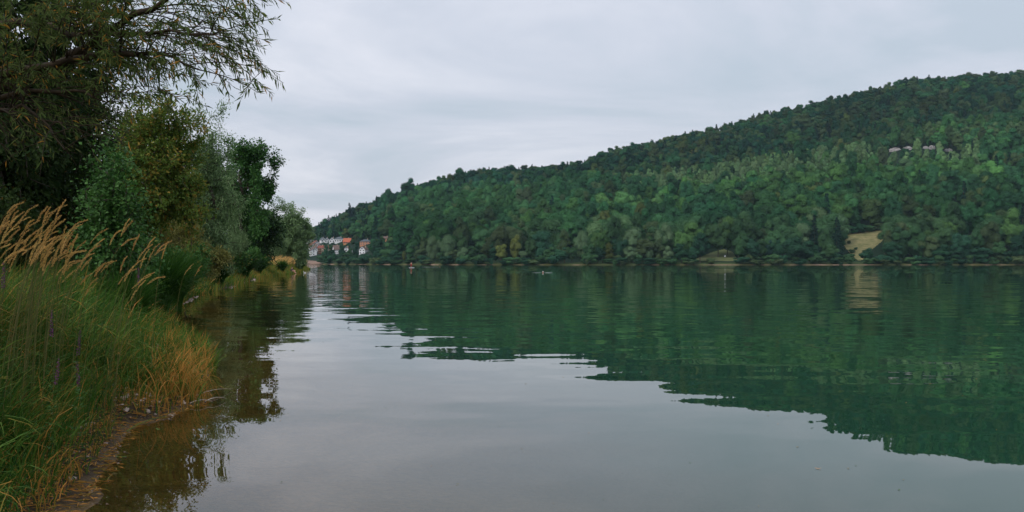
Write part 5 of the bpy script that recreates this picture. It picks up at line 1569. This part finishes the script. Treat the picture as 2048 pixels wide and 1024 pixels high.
# ------------------------------------------------------------------ people
SKIN = noise_mat('skin', (0.52, 0.27, 0.19), (0.60, 0.33, 0.24), 4.0, 0.55, 0.0)
RED = noise_mat('red_cloth', (0.34, 0.012, 0.022), (0.42, 0.02, 0.03), 6.0, 0.8, 0.0)
NAVY = noise_mat('navy_cloth', (0.010, 0.016, 0.045), (0.02, 0.028, 0.07), 6.0, 0.85, 0.0)
HAIR_WHITE = noise_mat('white_hair', (0.66, 0.63, 0.60), (0.78, 0.76, 0.73), 20.0, 0.7, 0.0)
HAIR_BROWN = noise_mat('brown_hair', (0.07, 0.045, 0.03), (0.13, 0.085, 0.055), 20.0, 0.6, 0.0)


def figure(name, J, E, loc, rotz, label, root='pelvis', mat=SKIN, levels=2):
    """one continuous skinned body; J: joint -> (x, y, z, radius)"""
    ks = list(J)
    me = bpy.data.meshes.new(name)
    me.from_pydata([J[k][:3] for k in ks], [(ks.index(a), ks.index(b)) for a, b in E], [])
    o = add(name, me, mat, None, loc, rotz)
    tag(o, label, 'person')
    sk = o.modifiers.new('skin', 'SKIN')
    for i, k in enumerate(ks):
        v = me.skin_vertices[0].data[i]
        r = J[k][3]
        v.radius = r if isinstance(r, tuple) else (r, r)
        v.use_root = (k == root)
    sk.use_smooth_shade = True
    ss = o.modifiers.new('smooth', 'SUBSURF'); ss.levels = levels; ss.render_levels = levels
    return o


def hand(J, E, side, wrist, d, spread):
    """palm and five fingers leaving the wrist joint"""
    d = np.array(d, float) / np.linalg.norm(d); sp = np.array(spread, float) / np.linalg.norm(spread)
    w = np.array(J[wrist][:3]); pm = w + d * 0.07
    J[side + 'palm'] = (*pm, 0.030); E.append((wrist, side + 'palm'))
    for i, (off, ln) in enumerate(((-0.030, 0.065), (-0.010, 0.078), (0.010, 0.074), (0.030, 0.058))):
        a = pm + d * 0.035 + sp * off; b = a + d * ln * 0.6 + np.array([0, 0, -0.012]); 
        J[side + 'fa%d' % i] = (*a, 0.010); J[side + 'fb%d' % i] = (*b, 0.008)
        E += [(side + 'palm', side + 'fa%d' % i), (side + 'fa%d' % i, side + 'fb%d' % i)]
    a = w + d * 0.04 - sp * 0.045; b = a + d * 0.03 - sp * 0.012
    J[side + 'ta'] = (*a, 0.011); J[side + 'tb'] = (*b, 0.009); E += [(wrist, side + 'ta'), (side + 'ta', side + 'tb')]


def head_extras(J, E, hd, fwd):
    """nose and ears on the head joint"""
    h = np.array(J[hd][:3]); f = np.array([fwd[0], fwd[1], 0.0])
    sd_ = np.array([f[1], -f[0], 0])
    for nm, q, r in (('nose', h + f * 0.115 - [0, 0, 0.02], 0.014), ('ear_a', h + sd_ * 0.088 - [0, 0, 0.01], 0.018), ('ear_b', h - sd_ * 0.088 - [0, 0, 0.01], 0.018)):
        J[nm] = (*q, r); E.append((hd, nm))


def cap_mesh(name, r, c, fwd, cover=0.1):
    """hair: a shell over the back and top of a head"""
    v, t_ = ICO2
    keep = (v[:, 2] > -cover) | ((v @ np.array([fwd[0], fwd[1], 0])) < -0.05) & (v[:, 2] > -0.55)
    tt = np.array([q for q in t_ if keep[q].all()])
    used = np.unique(tt); mp = -np.ones(len(v), int); mp[used] = np.arange(len(used))
    return mk_mesh(name, v[used] * np.array(r) + np.array(c), mp[tt], smooth=True)


def icosphere2():
    import bmesh
    bm = bmesh.new(); bmesh.ops.create_icosphere(bm, subdivisions=3, radius=1.0)
    v = np.array([x.co[:] for x in bm.verts]); t_ = np.array([[q.index for q in f.verts] for f in bm.faces]); bm.free(); return v, t_


ICO2 = icosphere2()


def paddler():
    Y = 318.0; x = (822.5 - HX) / F * Y
    J = {'pelvis': (0, 0, 0.93, (0.155, 0.12)), 'belly': (0, 0.02, 1.10, (0.15, 0.11)), 'chest': (0, 0.03, 1.32, (0.175, 0.12)), 'neck': (0, 0.05, 1.50, 0.06), 'chin': (0, 0.07, 1.58, 0.075), 'head': (0, 0.08, 1.66, (0.085, 0.10)), 'crown_top': (0, 0.07, 1.73, 0.07),
         'l_sh': (-0.20, 0.03, 1.43, 0.065), 'l_el': (-0.36, 0.14, 1.20, 0.048), 'l_wr': (-0.48, 0.32, 1.02, 0.033), 'r_sh': (0.20, 0.03, 1.43, 0.065), 'r_el': (0.26, 0.26, 1.30, 0.048), 'r_wr': (0.02, 0.40, 1.42, 0.033),
         'l_hip': (-0.10, 0, 0.86, 0.10), 'l_kn': (-0.15, 0.07, 0.48, 0.062), 'l_an': (-0.17, 0.0, 0.09, 0.042), 'l_toe': (-0.18, 0.17, 0.04, 0.035), 'r_hip': (0.10, 0, 0.86, 0.10), 'r_kn': (0.15, 0.07, 0.48, 0.062), 'r_an': (0.17, 0.0, 0.09, 0.042), 'r_toe': (0.18, 0.17, 0.04, 0.035)}
    E = [('pelvis', 'belly'), ('belly', 'chest'), ('chest', 'neck'), ('neck', 'chin'), ('chin', 'head'), ('head', 'crown_top'), ('chest', 'l_sh'), ('l_sh', 'l_el'), ('l_el', 'l_wr'), ('chest', 'r_sh'), ('r_sh', 'r_el'), ('r_el', 'r_wr'),
         ('pelvis', 'l_hip'), ('l_hip', 'l_kn'), ('l_kn', 'l_an'), ('l_an', 'l_toe'), ('pelvis', 'r_hip'), ('r_hip', 'r_kn'), ('r_kn', 'r_an'), ('r_an', 'r_toe')]
    hand(J, E, 'l', 'l_wr', (-0.3, 0.4, -0.5), (0.2, 0.3, 0.6)); hand(J, E, 'r', 'r_wr', (-0.7, 0.2, 0.15), (0, 0.3, 0.6)); head_extras(J, E, 'head', (0, 1))
    o = figure('person', J, E, (x, Y, 0.10), 0.0, 'bare chested person in red shorts standing on a white paddle board')
    G = Geo()
    G.tube([(0, 0, 1.04), (0, 0, 0.95), (0, 0, 0.84)], [0.165, 0.185, 0.17], 12)
    for s in (-1, 1):
        G.tube([(s * 0.09, 0, 0.90), (s * 0.115, 0.02, 0.72), (s * 0.13, 0.05, 0.56)], [0.115, 0.112, 0.105], 10)
    add('shorts', G.mesh('shorts', True), RED, o)
    add('hair', cap_mesh('hair', (0.098, 0.112, 0.105), (0, 0.075, 1.675), (0, 1), 0.0), HAIR_BROWN, o)
    # board: pointed oval, slightly rockered
    V = []; n = 24; L_, Wb = 3.2, 0.78
    for zz, sc in ((0.0, 0.93), (0.05, 1.0), (0.105, 0.95)):
        for i in range(n):
            a = i / n * 2 * math.pi; yy = math.sin(a); xx = math.copysign(abs(math.cos(a)) ** 0.75, math.cos(a)) * (1 - 0.12 * max(yy, 0) ** 3)
            V.append((xx * Wb / 2 * sc, yy * L_ / 2 * sc, zz - 0.01 + 0.07 * max(abs(yy) - 0.55, 0) ** 1.5))
    Fq = [(k * n + i, k * n + (i + 1) % n, (k + 1) * n + (i + 1) % n, (k + 1) * n + i) for k in range(2) for i in range(n)]
    me = bpy.data.meshes.new('board'); me.from_pydata(V, [], Fq + [tuple(range(n))[::-1], tuple(range(2 * n, 3 * n))])
    for p_ in me.polygons: p_.use_smooth = True
    b = add('paddle_board', me, noise_mat('board_white', (0.68, 0.74, 0.70), (0.78, 0.82, 0.78), 2.0, 0.3, 0.0), None, (x + 0.12, Y + 0.1, 0.0), math.radians(-24))
    tag(b, 'white paddle board carrying the person in red shorts', 'paddle board')
    G = Geo(); a, c = np.array([0.02, 0.44, 1.52]), np.array([-0.80, 0.30, 0.12]); G.tube([a, (a + c) / 2, c], 0.016, 8, cap=True)
    pd = thing('paddle', 'dark paddle held in the water left of the paddle board', 'paddle', (x, Y, 0.10))
    add('shaft', G.mesh('shaft', True), NAVY, pd)
    G = Geo(); d = norm(c - a); sdv = norm(np.cross(d, [0, 1, 0])); pts = []
    for f, w in ((0, 0.02), (0.12, 0.09), (0.26, 0.105), (0.38, 0.07), (0.42, 0.02)):
        q = c + d * (f - 0.05); pts.append((q, w))
    for yo in (-0.008, 0.008):
        pass
    V = []
    for q, w in pts:
        for yo in (-0.009, 0.009):
            V += [q - sdv * w + [0, yo, 0], q + sdv * w + [0, yo, 0]]
    T = []
    for i in range(len(pts) - 1):
        o4 = i * 4
        for a_, b_, c_, d_ in ((0, 1, 5, 4), (2, 6, 7, 3), (0, 4, 6, 2), (1, 3, 7, 5)):
            T += [(o4 + a_, o4 + b_, o4 + c_), (o4 + a_, o4 + c_, o4 + d_)]
    G.put(V, T); add('blade', G.mesh('blade'), NAVY, pd)


paddler()


def swimmer(px, py, label, hairmat, cover, rot):
    Y = CAMZ * F / (py - HY); x = (px - HX) / F * Y
    J = {'chest': (0, 0, -0.28, (0.17, 0.11)), 'belly': (0, 0.22, -0.45, (0.15, 0.1)), 'hips': (0, 0.45, -0.55, (0.15, 0.1)), 'neck': (0, -0.02, -0.05, 0.06), 'chin': (0, -0.05, 0.045, 0.075), 'head': (0, -0.03, 0.14, (0.088, 0.105)), 'crown_top': (0, -0.02, 0.21, 0.075),
         'l_sh': (-0.19, 0, -0.12, 0.065), 'l_el': (-0.42, -0.10, -0.14, 0.045), 'l_wr': (-0.55, -0.3, -0.10, 0.032), 'r_sh': (0.19, 0, -0.12, 0.065), 'r_el': (0.42, -0.10, -0.14, 0.045), 'r_wr': (0.55, -0.3, -0.10, 0.032),
         'l_kn': (-0.14, 0.8, -0.75, 0.06), 'l_an': (-0.2, 1.15, -0.6, 0.042), 'r_kn': (0.14, 0.8, -0.75, 0.06), 'r_an': (0.2, 1.15, -0.6, 0.042)}
    E = [('chest', 'belly'), ('belly', 'hips'), ('chest', 'neck'), ('neck', 'chin'), ('chin', 'head'), ('head', 'crown_top'), ('chest', 'l_sh'), ('l_sh', 'l_el'), ('l_el', 'l_wr'), ('chest', 'r_sh'), ('r_sh', 'r_el'), ('r_el', 'r_wr'), ('hips', 'l_kn'), ('l_kn', 'l_an'), ('hips', 'r_kn'), ('r_kn', 'r_an')]
    hand(J, E, 'l', 'l_wr', (-0.3, -0.8, 0), (0.8, -0.3, 0)); hand(J, E, 'r', 'r_wr', (0.3, -0.8, 0), (0.8, 0.3, 0)); head_extras(J, E, 'head', (0, -1))
    o = figure('person', J, E, (x, Y, 0.0), rot, label, 'chest')
    add('hair', cap_mesh('hair', (0.102, 0.118, 0.110), (0, -0.02, 0.155), (0, -1), cover), hairmat, o)
    return x, Y


sx, sy = swimmer(1086, 545.6, 'swimmer with white hair, head above the calm water', HAIR_WHITE, -0.05, 0.0)
s2x, s2y = swimmer(879.5, 534.3, 'distant brown haired swimmer right of the paddler', HAIR_BROWN, 0.0, 1.2)
RIPPLE = water_material(); RIPPLE.name = 'ripple_water'


def ripple(label, x, y, l0, l1, w, h, bend):
    n = 26; V = []
    for i in range(n):
        f = i / (n - 1); xx = x + l0 + (l1 - l0) * f; e = math.sin(math.pi * f) ** 0.6
        yy = y + bend * abs(xx - x) ** 1.2
        V += [(xx, yy - w * e, -0.01), (xx, yy - w * 0.2 * e, h * e), (xx, yy + w * e, -0.01)]
    q = [(i * 3 + a, i * 3 + 3 + a, i * 3 + 4 + a, i * 3 + 1 + a) for i in range(n - 1) for a in (0, 1)]
    o = add('water_ripple', mk_mesh('ripple', V, np.array(q), {'depth': np.full(len(V), 5.0)}, True), RIPPLE)
    tag(o, label, kind='structure')


ripple('bow ripple left of the white haired swimmer', sx, sy - 0.15, -1.7, -0.10, 0.10, 0.014, 0.02)
ripple('bow ripple right of the white haired swimmer', sx, sy - 0.15, 0.10, 1.6, 0.10, 0.016, 0.02)
ripple('long ripple left of the distant swimmer', s2x, s2y - 0.2, -6.5, -0.15, 0.16, 0.014, 0.0)


def bank_sitter():
    Y = 152.0; x = float(shore_x(Y)) + 0.1
    z = max(near_ground(x, Y), 0.05)
    J = {'pelvis': (0, 0, 0.16, (0.15, 0.12)), 'belly': (0, -0.01, 0.32, (0.14, 0.11)), 'chest': (0.02, 0.0, 0.54, (0.165, 0.12)), 'neck': (0.05, 0, 0.70, 0.058), 'chin': (0.08, 0, 0.78, 0.072), 'head': (0.08, 0, 0.86, (0.085, 0.10)), 'crown_top': (0.07, 0, 0.93, 0.07),
         'l_sh': (0.02, 0.19, 0.63, 0.06), 'l_el': (0.22, 0.24, 0.45, 0.045), 'l_wr': (0.42, 0.15, 0.47, 0.032), 'r_sh': (0.02, -0.19, 0.63, 0.06), 'r_el': (0.22, -0.24, 0.45, 0.045), 'r_wr': (0.42, -0.15, 0.47, 0.032),
         'l_kn': (0.42, 0.12, 0.42, 0.062), 'l_an': (0.62, 0.11, 0.06, 0.042), 'l_toe': (0.78, 0.11, 0.03, 0.034), 'r_kn': (0.42, -0.12, 0.42, 0.062), 'r_an': (0.62, -0.11, 0.06, 0.042), 'r_toe': (0.78, -0.11, 0.03, 0.034)}
    E = [('pelvis', 'belly'), ('belly', 'chest'), ('chest', 'neck'), ('neck', 'chin'), ('chin', 'head'), ('head', 'crown_top'), ('chest', 'l_sh'), ('l_sh', 'l_el'), ('l_el', 'l_wr'), ('chest', 'r_sh'), ('r_sh', 'r_el'), ('r_el', 'r_wr'), ('pelvis', 'l_kn'), ('l_kn', 'l_an'), ('l_an', 'l_toe'), ('pelvis', 'r_kn'), ('r_kn', 'r_an'), ('r_an', 'r_toe')]
    hand(J, E, 'l', 'l_wr', (0.8, 0.1, -0.3), (0, 0.8, 0.2)); hand(J, E, 'r', 'r_wr', (0.8, -0.1, -0.3), (0, 0.8, 0.2)); head_extras(J, E, 'head', (1, 0))
    o = figure('person', J, E, (x, Y, z), math.radians(-15), 'person in dark blue top sitting at the water among the straw reeds')
    G = Geo(); G.tube([(0, 0, 0.08), (0, 0, 0.3), (0.01, 0, 0.5), (0.03, 0, 0.64), (0.045, 0, 0.69)], [0.17, 0.165, 0.185, 0.16, 0.08], 14)
    for s in (-1, 1): G.tube([(0.02, s * 0.17, 0.63), (0.13, s * 0.22, 0.53)], [0.078, 0.066], 10)
    add('shirt', G.mesh('shirt', True), NAVY, o)
    add('hair', cap_mesh('hair', (0.108, 0.098, 0.10), (0.06, 0, 0.875), (1, 0), 0.0), HAIR_BROWN, o)


bank_sitter()

# small white bird at the waterline past the sitting person
def water_bird():
    Y = 160.0; x = float(shore_x(Y)) + 1.4
    G = Geo()
    s = np.linspace(-1, 1, 9)
    G.tube(np.stack([s * 0.20, np.zeros(9), 0.08 + 0.03 * s ** 2], -1), 0.085 * np.sqrt(np.clip(1.02 - s ** 2, 0.02, 1)), 10, cap=True)
    o = add('water_bird', G.mesh('bird', True), noise_mat('white_feather', (0.7, 0.7, 0.7), (0.8, 0.8, 0.8), 10, 0.7, 0.0), None, (x, Y, 0.0), 0.4)
    tag(o, 'small white bird on the water by the straw reeds', 'bird')
    G = Geo(); G.tube([(-0.16, 0, 0.10), (-0.19, 0, 0.19), (-0.18, 0, 0.26), (-0.21, 0, 0.30), (-0.25, 0, 0.295)], [0.04, 0.03, 0.032, 0.04, 0.02], 8, cap=True); add('neck', G.mesh('neck', True), o.data.materials[0], o)
    G = Geo(); G.tube([(-0.24, 0, 0.293), (-0.30, 0, 0.285)], [0.016, 0.005], 6, cap=True); add('bill', G.mesh('bill', True), noise_mat('bill_orange', (0.5, 0.22, 0.03), (0.6, 0.28, 0.05), 10, 0.5, 0.0), o)


water_bird()

# ------------------------------------------------------------------ small things on and by the water
def floating_leaf(px, py, ln, label, tone, ang):
    Y = CAMZ * F / (py - HY); x = (px - HX) / F * Y
    n = 6; V = []; T = []
    for i in range(n):
        f = i / (n - 1); w = ln * 0.16 * math.sin(math.pi * min(f * 0.92 + 0.05, 1)) ** 0.8
        z = 0.004 + 0.10 * ln * (2 * f - 1) ** 2
        V += [((f - 0.5) * ln, -w, z + 0.12 * w), ((f - 0.5) * ln, 0, z), ((f - 0.5) * ln, w, z + 0.12 * w)]
    for i in range(n - 1):
        for a in (0, 1):
            b = i * 3 + a; T += [(b, b + 3, b + 4), (b, b + 4, b + 1)]
    o = add('floating_leaf', mk_mesh('leaf', V, np.array(T), {'tint': np.full(len(V), tone)}, True), GRASS, None, (x, Y, 0.0), ang)
    tag(o, label, 'leaf')


floating_leaf(1636, 938, 0.055, 'curled tan leaf floating alone on the calm water', 1.0, -0.5)
floating_leaf(245, 915, 0.12, 'green blade floating in the brown shallows', 0.6, 0.25)
floating_leaf(318, 860, 0.11, 'bent green blade floating below the shingle', 0.58, -0.7)
floating_leaf(1860, 768, 0.05, 'pale leaf floating on the dark reflection at right', 0.95, 0.3)
floating_leaf(1812, 806, 0.04, 'tiny pale leaf floating near the edge of the hill reflection', 0.9, 1.0)
floating_leaf(1500, 640, 0.09, 'pale fleck of leaf out on the green reflection', 1.0, 0.0)
floating_leaf(915, 969, 0.03, 'tiny dark leaf floating at the bottom middle', 0.75, 0.6)

G = Geo()
q = np.random.default_rng(404)
for _ in range(170):
    Yd = 6.5 * (80 / 6.5) ** q.random(); Xd = q.uniform(max(-0.5 * Yd, float(shore_x(Yd)) + 0.3), 0.52 * Yd); a = q.uniform(0, 6.28)
    G.leaves(np.array([[Xd, Yd, 0.004]]), np.array([[math.cos(a), math.sin(a), 0.05]]), np.array([[0, 0, 1.0]]), q.uniform(0.012, 0.035) * (0.8 + Yd / 40), q.uniform(0.006, 0.014), q.choice([0.5, 0.8, 1.0]))
tag(add('floating_debris', G.mesh('debris'), GRASS), 'tiny bits of leaf and seed drifting on the lake', kind='stuff')
DRYSTEM = noise_mat('bleached_stem', (0.34, 0.27, 0.20), (0.55, 0.47, 0.38), 12.0, 0.7, 0.0)
for i, (x0, y0, x1, y1, lab) in enumerate([(392, 799, 462, 781, 'bleached stem lying out from the spit over the shallows'), (410, 808, 452, 800, 'short bleached stem beside the longer one in the shallows'), (254, 868, 330, 838, 'fallen green yellow stem along the waterline below the shingle'), (150, 806, 232, 850, 'orange dry blade fallen across the bank'), (30, 985, 190, 930, 'wide green blade leaning over the mud at the bottom'), (380, 812, 425, 806, 'thin pale stem at the foot of the rusty grass')]):
    Y0, Y1 = CAMZ * F / (y0 - HY), CAMZ * F / (y1 - HY)
    a = np.array([(x0 - HX) / F * Y0, Y0, 0]); b = np.array([(x1 - HX) / F * Y1, Y1, 0])
    a[2] = max(near_ground(a[0], a[1]), 0) + 0.03; b[2] = max(near_ground(b[0], b[1]), 0) + 0.02
    G = Geo(); Pm = curve_pts(a, b, 0.03, 8)
    G.tube(Pm - a, np.linspace(0.006, 0.002, 8), 5, [0.6, 0.6, 0.68, 0.9, 0.55, 0.85][i])
    tag(add('fallen_stem', G.mesh('stem', True), GRASS if i in (2, 3, 4) else DRYSTEM, None, a), lab, 'stem')


# bare pale trunks in the far wood, a board on the lawn
def dead_tree(px, base, top, label, seed):
    rng = np.random.default_rng(seed)
    p, _ = ground_hit(px, base)
    h = (base - top) * p[1] / F
    o = thing('dead_tree', label, 'tree', p)
    G = Geo(); G.tube([(0, 0, -1), (0.15, 0, h * 0.4), (-0.1, 0, h * 0.75), (0.1, 0, h)], [0.34, 0.28, 0.2, 0.08], 7)
    add('trunk', G.mesh('trunk', True), BARK_PALE, o)
    for k in range(7):
        f = rng.uniform(0.5, 0.95); a = rng.uniform(0, 6.28); l = h * rng.uniform(0.12, 0.22)
        G = Geo(); b = np.array([0, 0, h * f]); G.tube([b, b + [math.cos(a) * l * 0.5, math.sin(a) * l * 0.5, l * 0.5], b + [math.cos(a) * l * 0.75, math.sin(a) * l * 0.75, l]], [0.10, 0.07, 0.03], 5)
        add('branch', G.mesh('branch', True), BARK_PALE, o)


dead_tree(846, 486, 446, 'bare pale dead tree in the wood right of the low white house', 1)
dead_tree(851, 488, 452, 'second bare pale trunk just right of the taller dead tree', 2)
dead_tree(1131, 494, 462, 'pale bare trunk among trees right of the swimmer', 3)
p, _ = ground_hit(1450, 516)
o = thing('notice_board', 'small white board standing on the lawn clearing', 'sign', p)
G = Geo(); G.box((-0.6, -0.03, 0.7), (0.6, 0.03, 1.9)); add('panel', G.mesh('panel'), FRAME_WHITE, o)
for s in (-1, 1):
    G = Geo(); G.box((s * 0.5 - 0.04, 0.031, -0.3), (s * 0.5 + 0.04, 0.09, 1.8)); add('post', G.mesh('post'), TIMBER, o)

# ------------------------------------------------------------------ haze over the lake
HAZE_DENSITY = 0.000042
m, N, L, out = new_mat('haze')
v = N.new('ShaderNodeVolumePrincipled')
v.inputs['Color'].default_value = (0.62, 0.86, 1.0, 1)
v.inputs['Density'].default_value = HAZE_DENSITY
L.new(v.outputs[0], out.inputs['Volume'])
G = Geo(); G.box((-1900, -120, -7), (2300, 2150, 420))
hz = add('haze', G.mesh('haze'), m)
tag(hz, 'thin blue haze in the air over the lake', kind='stuff')
